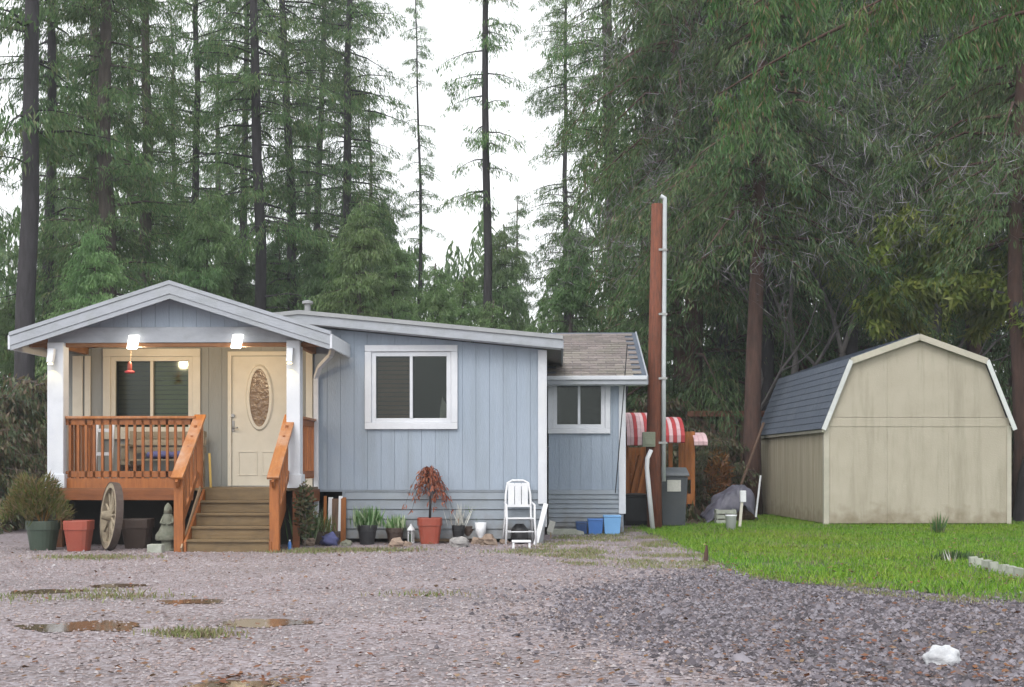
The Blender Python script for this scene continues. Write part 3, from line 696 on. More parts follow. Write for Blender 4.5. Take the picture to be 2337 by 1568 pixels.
# gable of the porch (small vertical boards above the beam)
def gtop(x): return az_ - .13 - sl * abs(x - ax)
gx0 = ax - (gtop(ax) - zB1) / sl; gx1 = ax + (gtop(ax) - zB1) / sl
gable = MB().prism([(gx0, zB1 - .01), (gx1, zB1 - .01), (ax, gtop(ax) - .005)], yp + .002, yp + .03).build('porch_gable', M['siding_back'], house)
boards(gx0 + .03, gx1 - .03, zB1 - .01, lambda x: gtop(x), [], .2, yp - .014, yp + .001, M['siding'], gable)
MB().box(xL0 - .02, xR1 + .02, yp - .035, yp + .035, zB0 + .03, zB1 - .012).build('beam', M['fascia'], house, bevel=.005)
MB().box(xL0 - .3, xR1 + .3, yp - .02, yp + .06, zB0 - .03, zB0 + .028).build('beam', M['soffit'], house, bevel=.004)
for sg, xx in ((-1, xL1), (1, xR0)):
    pass
for xx in (xL0 + .03, xR1 - .1):
    MB().box(xx, xx + .08, yp + .1, -.02, zB0 - .03, zB0 + .12).build('side_beam', M['soffit'], house)
MB().box(xL0, xR1, yp + .061, -.02, zB1 + .0, zB1 + .02).build('porch_ceiling', M['soffit'], house)
# triangular plates beside the beam, under the slopes
for sg, a, b in ((-1, xL0 - .45, xL1), (1, xR0, xR1 + .5)):
    pts = [(a, zB0 + .04), (b, zB0 + .04), (b, min(gtop(b), zB1 + .3)), (a, min(gtop(a), zB1 + .3))]
    if gtop(a) > zB0 + .05 and gtop(b) > zB0 + .05: MB().prism(pts, yp + .063, yp + .075).build('beam_plate', M['soffit'], house)
# porch lamps: lit
for u, v in ((303, 781), (540, 779)):
    x, z = H.at(u, v, yp - .1)
    lamp = link(bpy.data.objects.new('porch_lamp', None)); lamp.parent = house
    tag(lamp)
    MB().box(x - .05, x + .05, yp - .065, yp - .036, z - .03, z + .06).build('bracket', M['white'], lamp, bevel=.005)
    vs = MB(); vs.prism([(x - .085, z - .1), (x + .06, z - .1), (x + .1, z + .1), (x - .05, z + .1)], yp - .13, yp - .07); vs.build('lamp_lens', M['lens'], lamp, bevel=.012)
    ld = bpy.data.lights.new('porch_bulb', 'POINT'); ld.energy = 17; ld.color = (1, .79, .5); ld.shadow_soft_size = .08
    lo = link(bpy.data.objects.new('porch_bulb', ld)); lo.parent = lamp; lo.location = (x, yp + .16, z - .12)
# floor
deck = link(bpy.data.objects.new('deck', None)); deck.parent = house
xd0, xd1 = xL0 + .08, xR1 + .02
yb = yp + .13; nd = 10
for i in range(nd):
    y0 = yp - .1 + (1.35) * i / nd
    MB().box(xd0 - .02, xd1, y0 + .004, y0 + 1.35 / nd - .004, zf - .035, zf).build('deck_board', M['tread'], deck)
xst0, xst1 = px_(470), px_(650)
MB().box(xL1 - .1, px_(447), yp - .13, yp - .095, H.z(300, 1141, yp), zf - .002).build('rim_joist', M['deck'], deck, bevel=.004)
MB().box(xL1 - .1, px_(447), yp - .15, yp - .13, H.z(300, 1141, yp) - .0, H.z(300, 1141, yp) + .16).build('rim_board', M['deck'], deck, bevel=.004)
for xx in (xd0 - .02, xd1 - .02):
    MB().box(xx, xx + .035, yp - .09, -.01, zf - .22, zf - .036).build('side_joist', M['deck'], deck)
for xx in (xd0 + .03, xd1 - .14):
    MB().box(xx, xx + .09, yp - .05, yp + .04, 0, zf - .037).build('deck_footing', M['deck'], deck)
MB().box(xd0, xd1, -.6, -.58, 0, zf - .04).build('porch_shade_back', M['interior'], deck)  # near-black panel added as the shade under the deck
MB().box(xd0, xd0 + .02, yp, -.6, 0, zf - .04).build('porch_shade_side', M['interior'], deck)  # left side of the same painted shade

def railing(p, q, n, top=1.03, parent=house, zb=None):
    zb = zf if zb is None else zb
    p = Vector((*p, 0)); q = Vector((*q, 0)); r = link(bpy.data.objects.new('railing', None)); r.parent = parent
    up = Vector((0, 0, 1))
    MB().bar(p + up * (zb + top), q + up * (zb + top), .1, .038).build('top_rail', M['cedar_rail'], r, bevel=.004)
    MB().bar(p + up * (zb + top - .065), q + up * (zb + top - .065), .036, .085).build('rail_board', M['cedar'], r)
    MB().bar(p + up * (zb + .2), q + up * (zb + .2), .036, .09).build('bottom_rail', M['cedar'], r)
    me = MB().box(-.018, .018, -.018, .018, 0, top - .16).mesh('baluster', M['cedar'])
    for i in range(n):
        k = (i + .5) / n; c = p.lerp(q, k)
        b = place('baluster', me, r, (c.x, c.y - .0, zb + .12)); b.rotation_euler = (0, 0, 0)
        b.location = (c.x, c.y, zb + .13)
    return r
railing((xL1, yp), (px_(447), yp), 16)
railing((xL1 + .02, yp + .12), (xL1 + .02, -.04), 8)
railing((xR1 - .06, yp + .12), (xR1 - .06, -.04), 8)
MB().box(xL1 - .0, px_(447), yp - .05, yp - .02, zf + .0, zf + .14).build('toe_board', M['cedar'], house)
# stairs
nr = 5; rise = zf / nr; run = .235
st = link(bpy.data.objects.new('stairs', None)); st.parent = house
sx0, sx1 = px_(468), px_(655)
for i in range(nr):
    z = zf - i * rise; y1 = yp - .1 - (i - 1) * run; 
    y0 = yp - .1 - i * run
    if i > 0:
        MB().box(sx0 + .03, sx1 - .03, y0 - .03, y1 - .15, z - .034, z).build('tread', M['tread'], st, bevel=.004)
        MB().box(sx0 + .03, sx1 - .03, y1 - .146, y1 - .005, z - .034, z).build('tread', M['tread'], st, bevel=.004)
    MB().box(sx0 + .03, sx1 - .03, y0, y0 + .022, z - rise + .002, z - .036).build('riser', M['tread'], st, bevel=.002)
yS = yp - .1 - (nr - 1) * run
for xx in (sx0 - .01, sx1 - .03):
    MB().prism_x([(yp - .09, zf - .01), (yp - .09, zf - .32), (yS + .12, 0), (yS - .03, 0), (yS - .03, rise - .03)], xx, xx + .036).build('stringer', M['cedar'], st)
MB().bar((sx0 - .03, yp - .14, zf - .0), (sx0 - .03, yS - .06, .04), .02, .07).build('stringer_trim', M['tanbox'], st)
for xx, w in ((sx0 - .085, .13), (sx1 + .04, .13)):
    MB().box(xx - w / 2, xx + w / 2, yS - .02, yS + .09, 0, 1.0).build('newel_post', M['cedar'], st, bevel=.006)
    MB().box(xx - .05, xx + .05, yp - .06, yp + .04, zf, zf + 1.0).build('newel_post', M['cedar'], st, bevel=.006)
    p0 = Vector((xx, yp + .06, zf + 1.06)); p1 = Vector((xx, yS - .1, 1.02))
    MB().bar(p0, p1, .17, .04).build('handrail', M['cedar_rail'], st, bevel=.006)
    MB().bar(p0 - Vector((0, 0, .09)), p1 - Vector((0, 0, .09)), .036, .11).build('rail_board', M['cedar'], st)
    MB().bar((xx, yp - .1, zf + .22), (xx, yS + .05, .33), .036, .09).build('rail_board', M['cedar'], st)
    for k in range(5):
        f_ = (k + .6) / 5; y = yp - .1 + (yS + .05 - yp + .1) * f_; z0 = zf + .2 + (.33 - zf - .22) * f_
        MB().box(xx - .018, xx + .018, y - .018, y + .018, z0, z0 + .8).build('baluster', M['cedar'], st)
# downspout at the right of the porch
g0 = H.at(768, 775, -.35); g1 = H.at(760, 812, -.25); g2 = H.at(731, 838, -.15); g3 = H.at(721, 862, -.06); g4 = H.at(722, 1165, -.06)
ds = MB()
for a_, b_ in (((g0[0], -.5, g0[1]), (g1[0], -.42, g1[1])), ((g1[0], -.42, g1[1]), (g2[0], -.2, g2[1])), ((g2[0], -.2, g2[1]), (g3[0], -.05, g3[1])), ((g3[0], -.05, g3[1]), (g4[0], -.05, g4[1])), ((g4[0], -.05, g4[1]), (g4[0], -.2, g4[1] - .08))):
    ds.bar(a_, b_, .075, .06)
ds.build('downspout', M['white'], house, bevel=.006)
MB().box(H.x(699, -.02), H.x(714, -.02), -.05, -.006, zf - .1, z_rg - .35).build('corner_board', M['cream'], house, bevel=.004)

# --- lower wing at the right
yw = 2.8
wx0, wx1 = .04, H.x(1424, yw); wz1 = H.z(1350, 868, yw); wzs = H.z(1350, 1118, yw)
hw_ = (H.x(1262, yw), H.x(1381, yw), H.z(1300, 978, yw), H.z(1300, 868, yw) - .03)
wing = link(bpy.data.objects.new('wing', None)); wing.parent = house
wall_back(wx0, wx1, wzs + .01, lambda x: wz1, [hw_], yw + .012, yw + .1, M['siding_back'], wing)
boards(wx0, wx1 - .01, wzs, lambda x: wz1, [hw_], .2, yw - .004, yw + .011, M['siding'], wing)
MB().box(wx1 - .1, wx1, yw + .1, yw + 5, .03, wz1).build('wall', M['siding'], wing)
a, b, c, e = hw_
mb = MB(); mb.box(a - .3, b + .3, yw + 1, yw + 1.02, c - .3, e + .2); mb.box(a - .3, b + .1, yw + .1, yw + 1, e + .02, e + .04); mb.box(b + .28, b + .3, yw + .1, yw + 1, c - .3, e); mb.build('room', M['interior'], wing)
for i in range(9):
    hst = (wzs - .04) / 9; z0 = .04 + i * hst
    MB().prism_x([(yw + .0, z0 + hst), (yw + .03, z0 + hst), (yw + .03, z0 + .004), (yw - .022, z0 + .004)], wx0, wx1 - .02).build('skirting_board', M['skirt'], wing)
MB().box(wx1 - .09, wx1 + .012, yw - .035, yw - .006, .35, wz1).build('corner_board', M['white'], wing, bevel=.004)
MB().box(wx1 + .001, wx1 + .03, yw - .03, yw + .08, .35, wz1).build('corner_board', M['white'], wing, bevel=.004)
window(H, hw_, 0, .09, yw - .004, wing, M['white'], 2, (None, None))
ye, ze2 = yw - .3, H.z(1350, 858, yw - .3)
yr_, zr_ = yw + 3.1, H.z(1350, 757, yw + 3.1)
rx0, rx1 = .02, H.x(1476, ye); rx0b = .28
sb = MB().prism_x([(ye, ze2 - .02), (yr_, zr_ - .02), (yr_ + 3.3, ze2 - .02), (yr_ + 3.3, ze2 - .1), (yr_, zr_ - .12), (ye, ze2 - .1)], rx0, rx1)
wr = sb.build('wing_roof', M['slate'], wing)
# shingles of the front slope, one object each
slen = math.hypot(yr_ - ye, zr_ - ze2); dy, dz = (yr_ - ye) / slen, (zr_ - ze2) / slen; ang = math.atan2(dz, dy)
tw_ = .3; ex = .19
smesh = [MB().box(0, tw_ - .008, 0, ex + .05, 0, .012).mesh('shingle', M['shingle']) for _ in range(1)]
nrw = int(slen / ex); 
for r_ in range(nrw):
    x = rx0 + (r_ % 2) * -.15
    while x < rx1 - .02:
        if x >= rx0 - .001 and x + tw_ <= rx1 + .02:
            o = place('shingle', smesh[0], wr, (x, ye - .02 + dy * ex * r_, ze2 - .018 + dz * ex * r_ + random.uniform(0, .004)))
            o.rotation_euler = (ang - .05, 0, 0)
        x += tw_
MB().box(rx0, rx1, ye - .03, ye - .005, ze2 - .15, ze2 - .005).build('gutter', M['fascia'], wr, bevel=.008)
MB().box(rx0, rx1, ye - .06, ye - .03, ze2 - .07, ze2 - .0).build('gutter_lip', M['white'], wr, bevel=.008)
MB().prism_x([(ye, ze2 - .15), (yr_, zr_ - .19), (yr_, zr_ - .0), (ye, ze2 - .0)], rx1, rx1 + .025).build('fascia', M['fascia'], wr)
MB().box(rx0, rx1, ye, yw, ze2 - .16, ze2 - .14).build('soffit', M['white'], wr)
# cable hanging down beside the wing
c0 = H.at(1443, 785, yw - .3); c1 = H.at(1430, 960, yw - .25); c2 = H.at(1416, 1125, yw - .1)
tag(MB().tube([(H.o.x + p[0], H.o.y + yv, p[1]) for p, yv in ((c0, yw - .35), (c1, yw - .3), (c2, yw - .2))], .009, 6).build('cable', M['black']), 'thin black cable hanging from the lower roof past the corner of the wing', 'cable')

# ------------------------------------------------------------------ shed
SX, SY, SA = (1884 - CU) / F * 25.9, 25.9, R(1.1)
shed = thing('shed', 'beige gambrel-roofed storage shed with blue-grey shingles standing on the lawn', 'shed', (SX, SY, 0), SA)
sw, sdep = 3.66, 6.1; se, sbx, sbz, spz = 1.98, .5, 3.24, 3.7
prof = [(0, .05), (sw, .05), (sw, se), (sw - sbx, sbz), (sw / 2, spz), (sbx, sbz), (0, se)]
MB().prism(prof, .02, sdep - .02).build('wall', M['beige'], shed)
for i in range(3):
    MB().box(i * 1.22 + .005 + (.01 if i == 0 else 0), (i + 1) * 1.22 + .002, -.004, .019, .06, se - .02).build('siding_panel', M['beige'], shed)
MB().box(.01, sw - .01, -.012, .019, se - .018, se + .16).build('band_board', M['beige'], shed, bevel=.004)
for i in range(3):
    x0, x1 = i * 1.22 + .004, (i + 1) * 1.22 + .001
    def gt(x):
        x = min(x, sw - x); return se + (sbz - se) * x / sbx if x < sbx else sbz + (spz - sbz) * (x - sbx) / (sw / 2 - sbx)
    xs = sorted({max(x0, .1), min(x1, sw - .1)} | {k for k in (sbx, sw / 2, sw - sbx) if x0 < k < x1})
    MB().prism([(xs[0], se + .17), (xs[-1], se + .17)] + [(x, gt(x) - .03) for x in reversed(xs)], -.001, .019).build('gable_panel', M['beige'], shed)
for i in range(5):
    y0 = .02 + i * 1.212
    MB().box(-.016, -.001, y0 + .003, y0 + 1.209, .06, se - .05).build('siding_panel', M['beige_side'], shed)
    MB().box(sw + .001, sw + .016, y0 + .003, y0 + 1.209, .06, se - .05).build('siding_panel', M['beige_side'], shed)
for x in (-.02, sw - .065):
    MB().box(x, x + .085, -.03, -.006, .03, se).build('corner_board', M['beige_trim'], shed, bevel=.003)
MB().box(-.04, -.018, -.03, .07, .03, se - .02).build('corner_board', M['beige_trim'], shed, bevel=.003)
MB().box(-.04, -.018, sdep - .09, sdep, .03, se - .02).build('corner_board', M['beige_trim'], shed, bevel=.003)
MB().box(.02, sw - .02, .05, sdep - .05, 0, .05).build('skid', M['oldwood'], shed)
k_ = .05
RP = [(-.07, se - .08), (sbx - .02, sbz + .03), (sw / 2, spz + .05), (sw - sbx + .02, sbz + .03), (sw + .07, se - .08)]
sroof = MB()
for p, q in zip(RP, RP[1:]):
    dx, dz = q[0] - p[0], q[1] - p[1]; l = math.hypot(dx, dz); nx, nz = -dz / l * .04, dx / l * .04
    sroof.prism([p, q, (q[0] + nx, q[1] + nz), (p[0] + nx, p[1] + nz)], -.09, sdep + .1)
sroof = sroof.build('roof', M['slate'], shed)
# white or pale rake trim following the roof edge
for i, (p, q) in enumerate(zip(RP, RP[1:])):
    dx, dz = q[0] - p[0], q[1] - p[1]; l = math.hypot(dx, dz); nx, nz = -dz / l, dx / l
    lo, hi = (-.05, .036) if i in (0, 3) else (-.085, .036)
    MB().prism([(p[0] + nx * lo, p[1] + nz * lo), (q[0] + nx * lo, q[1] + nz * lo), (q[0] + nx * hi, q[1] + nz * hi), (p[0] + nx * hi, p[1] + nz * hi)], -.118, -.092).build('rake_trim', M['shed_white'] if i in (0, 3) else M['beige_trim'], sroof, bevel=.003)
MB().box(-.085, -.06, -.09, sdep + .08, se - .13, se - .06).build('eave_trim', M['beige_trim'], sroof)
# shingle courses of the steep left slope
p, q = RP[0], RP[1]; dx, dz = q[0] - p[0], q[1] - p[1]; l = math.hypot(dx, dz); ux, uz = dx / l, dz / l; nx, nz = -uz, ux
V = []; Fc = []
for (p, q) in zip(RP[:2], RP[1:3]):
    dx, dz = q[0] - p[0], q[1] - p[1]; l = math.hypot(dx, dz); ux, uz = dx / l, dz / l; nx, nz = -uz, ux
    nc = int(l / .14)
    for r_ in range(nc):
        s0, s1 = l * r_ / nc, l * (r_ + 1) / nc + .02
        y = -.085 + (-.15 if r_ % 2 else 0)
        while y < sdep + .09:
            y0, y1 = max(y, -.085), min(y + .297, sdep + .09); y += .3
            if y1 - y0 < .03: continue
            t = .013 + random.uniform(0, .004)
            b = len(V); 
            for yy in (y0, y1):
                for s, h in ((s0, .042), (s1, .042), (s1, .045), (s0, .042 + t)):
                    V.append((p[0] + ux * s + nx * h, yy, p[1] + uz * s + nz * h))
            Fc += [(b, b + 3, b + 7, b + 4), (b + 3, b + 2, b + 6, b + 7), (b, b + 1, b + 2, b + 3), (b + 4, b + 7, b + 6, b + 5)]
o = MB(); o.v = V; o.f = Fc
tag(o.build('shingles', M['slate'], sroof), kind='stuff')

# ------------------------------------------------------------------ pole, meter box, conduit
PY = 24.6
bx_, _, _ = wp(1494, 0, PY); topx, _, topz = wp(1500, 466, PY)
pole = thing('utility_pole', 'reddish brown wooden service pole with a grey conduit running up its right side', 'pole', (bx_, PY, 0))
MB().tube([(0, 0, -.3), (-.02, 0, 1.5), (.01, 0, 3.5), (topx - bx_, 0, topz)], [.145, .14, .125, .11], 16).build('pole_shaft', M['pole'], pole, smooth=True)
cx_ = wp(1514, 0, PY)[0] - bx_
MB().tube([(cx_, -.06, .9), (cx_, -.06, 3.0), (cx_ + .02, -.06, topz - .1), (cx_ + .02, -.06, topz + .1), (cx_ - .06, -.06, topz + .14)], .042, 10).build('conduit', M['conduit'], pole, smooth=True)
for z in (1.6, 2.8, 4.0, 5.2): MB().box(cx_ - .1, cx_ + .06, -.115, -.105, z, z + .04).build('clamp', M['steel'], pole)
x0, _, z0 = wp(1466, 1020, PY - .2); x1, _, z1 = wp(1495, 986, PY - .2)
MB().box(x0 - bx_, x1 - bx_, -.26, -.14, z0, z1).build('meter_box', M['metalbox'], pole, bevel=.01)
MB().box(x0 - bx_ + .04, x1 - bx_ - .04, -.275, -.262, z0 + .04, z1 - .1).build('meter_box_door', M['metalbox'], pole, bevel=.004)
wpst = gp(1490, 1212)
o = MB().tube([(0, 0, 0), (-.11, 0, 1.15), (-.1, .0, 1.33), (-.03, .02, 1.48)], [.045, .043, .043, .04], 10).build('bent_pipe', M['plastic_white'], smooth=True, loc=wpst)
tag(o, 'off-white bent pipe standing in the grass in front of the service pole', 'pipe')

# bin
bn = thing('wheelie_bin', 'charcoal wheeled rubbish bin with a sloping grey lid and pale sticker, right of the pole', 'bin', wp(1534, 0, 25.4)[:2] + (0,))
MB().add([(-.22, -.24, .04), (.22, -.24, .04), (.22, .24, .04), (-.22, .24, .04), (-.27, -.3, .98), (.27, -.3, .98), (.27, .3, .98), (-.27, .3, .98)], [(3, 2, 1, 0), (0, 1, 5, 4), (1, 2, 6, 5), (2, 3, 7, 6), (3, 0, 4, 7), (4, 5, 6, 7)]).build('bin_body', M['bin'], bn, bevel=.02)
MB().prism_x([(-.33, .985), (.33, .985), (.33, 1.05), (.27, 1.13), (.1, 1.16), (-.33, 1.04)], -.29, .29).build('lid', M['bin_lid'], bn, bevel=.015)
MB().box(-.13, .13, -.302, -.285, .7, .92).build('sticker', M['label'], bn)
MB().tube([(-.26, .33, 1.02), (.26, .33, 1.02)], .02, 8).build('handle', M['bin'], bn)
for s in (-1, 1): MB().tube([(s * .2, .26, .1), (s * .27, .26, .1)], .1, 14).build('wheel', M['black'], bn)
bb = thing('black_bin', 'low black plastic compost bin under the striped awning beside the wing', 'bin', wp(1450, 0, 26.4)[:2] + (0,))
MB().lathe([(.3, 0), (.33, .1), (.31, .56), (.33, .58)], 20, power=6).build('bin_body', M['black'], bb)
MB().lathe([(.34, .582), (.34, .61), (.1, .64)], 20, power=6).build('lid', M['black'], bb)

# ------------------------------------------------------------------ playset with striped awnings
PYY = 29.5
ps = thing('playset', 'orange-brown wooden play tower with red and white striped awnings behind the pole', 'playset', wp(1505, 0, PYY)[:2] + (0,))
def pxx(u): return wp(u, 0, PYY)[0] - ps.location.x
def pzz(v): return wp(0, v, PYY)[2]
for u in (1430, 1481, 1530, 1581):
    for y in (0, 1.2):
        MB().box(pxx(u) - .045, pxx(u) + .045, y - .045, y + .045, 0, pzz(985)).build('post', M['play'], ps, bevel=.005)
for a, b, v0, v1 in ((1430, 1481, 1130, 1020), (1548, 1578, 1095, 985)):
    n = 5
    for i in range(n):
        x0 = pxx(a + (b - a) * i / n); x1 = pxx(a + (b - a) * (i + 1) / n)
        MB().box(x0 + .004, x1 - .004, -.02 if a > 1500 else 1.1, 0.0 if a > 1500 else 1.12, pzz(v0), pzz(v1)).build('board', M['play'], ps)
MB().box(pxx(1428), pxx(1584), -.06, 1.25, pzz(1135), pzz(1128)).build('platform', M['play'], ps)
MB().box(pxx(1428), pxx(1584), -.08, -.046, pzz(1150), pzz(1128)).build('platform_joist', M['play'], ps)
MB().bar((pxx(1445), -.1, .1), (pxx(1475), -.02, pzz(1040)), .07, .07).build('ladder_rail', M['play'], ps)
MB().bar((pxx(1430), -.1, .1), (pxx(1460), -.02, pzz(1040)), .07, .07).build('ladder_rail', M['play'], ps)
def awning(u0, u1, vt, vb, vf, n, mats, depth=.55):
    aw = link(bpy.data.objects.new('awning', None)); aw.parent = ps
    for i in range(n):
        a, b = u0 + (u1 - u0) * i / n, u0 + (u1 - u0) * (i + 1) / n
        x0, x1 = pxx(a), pxx(b); zt, zb, zf_ = pzz(vt), pzz(vb), pzz(vf)
        pr = []
        for k in range(6):
            t = k / 5; pr.append((.5 - (depth + .5) * math.sin(t * 1.35) / math.sin(1.35), zt + (zb - zt) * (1 - math.cos(t * 1.35)) / (1 - math.cos(1.35))))
        pr.append((pr[-1][0], zf_))
        th_ = [(y + .02, z - .02) for y, z in pr]
        MB().prism_x(pr + th_[::-1], x0 + .003, x1 - .003).build('awning_stripe', mats[i % len(mats)], aw)
awning(1426, 1482, 940, 998, 1016, 7, (M['canvas'], M['canvas'], M['red']))
awning(1512, 1556, 950, 995, 1010, 5, (M['red'], M['canvas']))
awning(1580, 1611, 986, 1008, 1016, 3, (M['canvas'], M['canvas']), .3)

# ------------------------------------------------------------------ fence, tarp, buckets, leaning pole
FY = 34.0
fc = thing('wooden_fence', 'dark weathered wooden fence with a red-brown top beam behind the tarp pile', 'fence', wp(1660, 0, FY)[:2] + (0,))
def fx(u): return wp(u, 0, FY)[0] - fc.location.x
fz = wp(0, 945, FY)[2]
MB().box(fx(1568), fx(1765), -.1, -.03, fz - .07, fz + .08).build('top_beam', M['redbeam'], fc, bevel=.01)
for u in (1572, 1660, 1750): MB().box(fx(u) - .06, fx(u) + .06, -.02, .09, 0, fz).build('post', M['oldwood'], fc)
fm = MB().box(0, .135, 0, .02, 0, 1).mesh('fence_board', M['oldwood'])
x = fx(1575)
while x < fx(1760):
    o = place('fence_board', fm, fc, (x, .09 + random.uniform(0, .01), .05)); o.scale = (1, 1, fz - .15 - random.uniform(0, .15)); x += .145 + (random.random() < .15) * .1

tp = thing('tarp_pile', 'rumpled grey tarp thrown over a pile beside the big trunk', 'tarp', wp(1660, 0, 27.6)[:2] + (0,))
V = []; Fc = []; nx_, ny_ = 36, 22
for j in range(ny_):
    for i in range(nx_):
        s, t = i / (nx_ - 1), j / (ny_ - 1)
        x = -.52 + 1.05 * s; y = -.4 + .9 * t
        prof_h = np.interp(s, [0, .12, .3, .55, .8, .93, 1], [.12, .3, .55, .68, .82, .7, .3])
        edge_ = min(1, min(t, 1 - t) / .22)
        z = prof_h * (.35 + .65 * math.sin(edge_ * math.pi / 2)) + .11 * mnoise.noise(Vector((x * 4, y * 4, 0))) + .05 * mnoise.noise(Vector((x * 13, y * 9, 4)))
        V.append((x + .08 * mnoise.noise(Vector((y * 6, z * 5, 1))), y, max(z, .02)))
for j in range(ny_ - 1):
    for i in range(nx_ - 1):
        a = j * nx_ + i; Fc.append((a, a + 1, a + nx_ + 1, a + nx_))
o = MB(); o.v = V; o.f = Fc; o = o.build('tarp_sheet', M['tarp'], tp, smooth=True)
sm = o.modifiers.new('solid', 'SOLIDIFY'); sm.thickness = .01
for (x, y, r) in ((-.3, .05, .2), (.05, .1, .3), (.35, .1, .28)):
    MB().blob((x, y, r * .75), (r, r, r * .75), seed=x, n=12).build('covered_bundle', M['oldwood'], tp)
for s in (-1, 1): pass
bk = thing('white_bucket', 'white plastic bucket in the grass in front of the tarp', 'bucket', gp(1668, 1211))
MB().lathe([(.085, 0), (.1, .26), (.11, .265), (.11, .29), (.095, .29), (.08, .02)], 18).build('bucket_body', M['plastic_white'], bk, smooth=True)
MB().tube([(-.11, 0, .27), (-.1, -.05, .34), (0, -.08, .38), (.1, -.05, .34), (.11, 0, .27)], .005, 6).build('handle', M['steel'], bk)
bk2 = thing('white_post', 'cream painted short stake with a white cap, right of the white bucket', 'post', gp(1690, 1206))
MB().bar((-.02, 0, 0), (.03, 0, .55), .05).build('stake', M['cream'], bk2); MB().box(-.01, .1, -.05, .05, .5, .72).build('cap', M['plastic_white'], bk2, bevel=.01)
cr = thing('grey_crate', 'small grey crate beneath the tarp beside the white bucket', 'crate', gp(1655, 1198))
for s in range(3):
    for (x0, x1, y0, y1) in ((-.2, .2, -.15, -.13), (-.2, .2, .13, .15), (-.2, -.18, -.13, .13), (.18, .2, -.13, .13)):
        MB().box(x0, x1, y0, y1, .03 + s * .1, .1 + s * .1).build('slat', M['concrete'], cr)
for x in (-.19, .16): 
    for y in (-.128, .1): MB().box(x, x + .028, y, y + .028, 0, .32).build('corner_post', M['concrete'], cr)
q0, q1 = wp(1672, 1160, 28.6), wp(1743, 965, 29.2)
tag(MB().tube([q0, q1], .03, 8).build('leaning_pole', M['oldwood']), 'long dark wooden pole leaning from the tarp pile towards the shed wall', 'pole')
q0, q1 = wp(1725, 1180, 27), wp(1736, 1085, 27)
tag(MB().tube([q0, q1], .02, 8).build('white_stake', M['plastic_white']), 'thin white stake leaning at the rear left corner of the shed', 'stake')

# ------------------------------------------------------------------ porch furnishings
def hl(u, v, yl):
    """world point of a house-local plane position"""
    x, z = H.at(u, v, yl); c, s = math.cos(HA), math.sin(HA)
    return (HX + c * x - s * yl, HY + s * x + c * yl, z)
def hlx(u, yl, z): p = hl(u, 0, yl); return (p[0], p[1], z)
bench = thing('porch_bench', 'grey slatted wooden bench with blue cushions on the porch behind the railing', 'bench', hlx(372, -.42, zf), HA)
for i in range(4): MB().box(-.6, .6, -.2 + i * .1, -.12 + i * .1, .4, .425).build('seat_slat', M['greywood'], bench)
for i in range(3): MB().box(-.6, .6, .22 + i * .015, .245 + i * .015, .52 + i * .12, .61 + i * .12).build('back_slat', M['greywood'], bench)
for x in (-.58, .52):
    MB().box(x, x + .06, -.2, -.14, 0, .62).build('leg', M['greywood'], bench); MB().box(x, x + .06, .2, .26, 0, .86).build('leg', M['greywood'], bench)
    MB().box(x - .005, x + .065, -.23, .2, .621, .65).build('armrest', M['greywood'], bench)
for i, x in enumerate((-.02, .36)):
    cu = MB().lathe([(.1, 0), (.2, .02), (.21, .06), (.19, .1), (.08, .12)], 16, power=4).build('seat_cushion', M['cushion'], smooth=True)
    cu.location = hlx(368 + i * 52, -.44, zf + .43); tag(cu, ('blue square cushion at the middle of the porch bench', 'blue square cushion at the right end of the porch bench')[i], 'cushion')
# folded white chair
fcx = thing('folded_chair', 'white folded chair leaning inside the porch railing by the left post', 'chair', hlx(236, -1.05, zf), HA)
for x in (-.14, .1):
    MB().bar((x, 0, 0), (x + .02, .1, .95), .035).build('leg', M['plastic_white'], fcx)
for z in (.2, .5, .85): MB().bar((-.13, z * .1, z), (.12, z * .1, z), .03, .05).build('rung', M['plastic_white'], fcx)
# planter on the porch
pt = thing('porch_planter', 'dark round planter on the porch floor between bench and folded chair', 'planter', hlx(300, -.75, zf))
MB().lathe([(.13, 0), (.17, .3), (.19, .31), (.19, .34), (.16, .34), (.15, .3)], 18).build('pot', M['brownpot'], pt, smooth=False)
# hummingbird feeder
fp = hl(297, 800, yp + .1)
fd = thing('bird_feeder', 'small red hanging bird feeder on a cord below the left porch lamp', 'feeder', hl(296, 848, yp + .1))
MB().tube([(0, 0, .05), (.02, 0, fp[2] - fd.location.z)], .005, 5).build('cord', M['tanbox'], fd)
MB().lathe([(.02, -.03), (.07, -.02), (.075, .0), (.05, .012)], 14).build('tray', M['red'], fd)
MB().lathe([(.03, .013), (.035, .05), (.03, .12), (.012, .15)], 12).build('bottle', M['terra'], fd)
ys = MB().tube([hlx(481, -1.0, zf), hl(478, 1035, -.9)], .018, 8).build('yellow_pole', mat('bright_yellow', (.65, .45, .12), rough=.5, rnd=0))  # thin bright yellow upright on the porch floor
tag(ys, 'short yellow pole standing on the porch left of the door', 'handle')

# ------------------------------------------------------------------ pots and yard things
def leaves_mesh(name, n, box, length, width, mt, up=.4, seed=1, center_z=0, droop=0, gauss=False):
    r = np.random.default_rng(seed)
    P = r.normal(0, .42, (n, 3)) if gauss else r.uniform(-1, 1, (n * 2, 3))
    if not gauss: P = P[(P ** 2).sum(1) < 1][:n]
    P = P * np.array(box) + np.array([0, 0, center_z])
    D = r.normal(0, 1, (len(P), 3)); D[:, 2] = D[:, 2] * .4 + up; D += (P - [0, 0, center_z]) / np.array(box) * .5
    D /= np.linalg.norm(D, axis=1, keepdims=True)
    V, Fc = sprays(P, D, length * r.uniform(.6, 1.3, len(P)), width * r.uniform(.7, 1.2, len(P)))
    return raw(name, V, Fc, mt=mt)

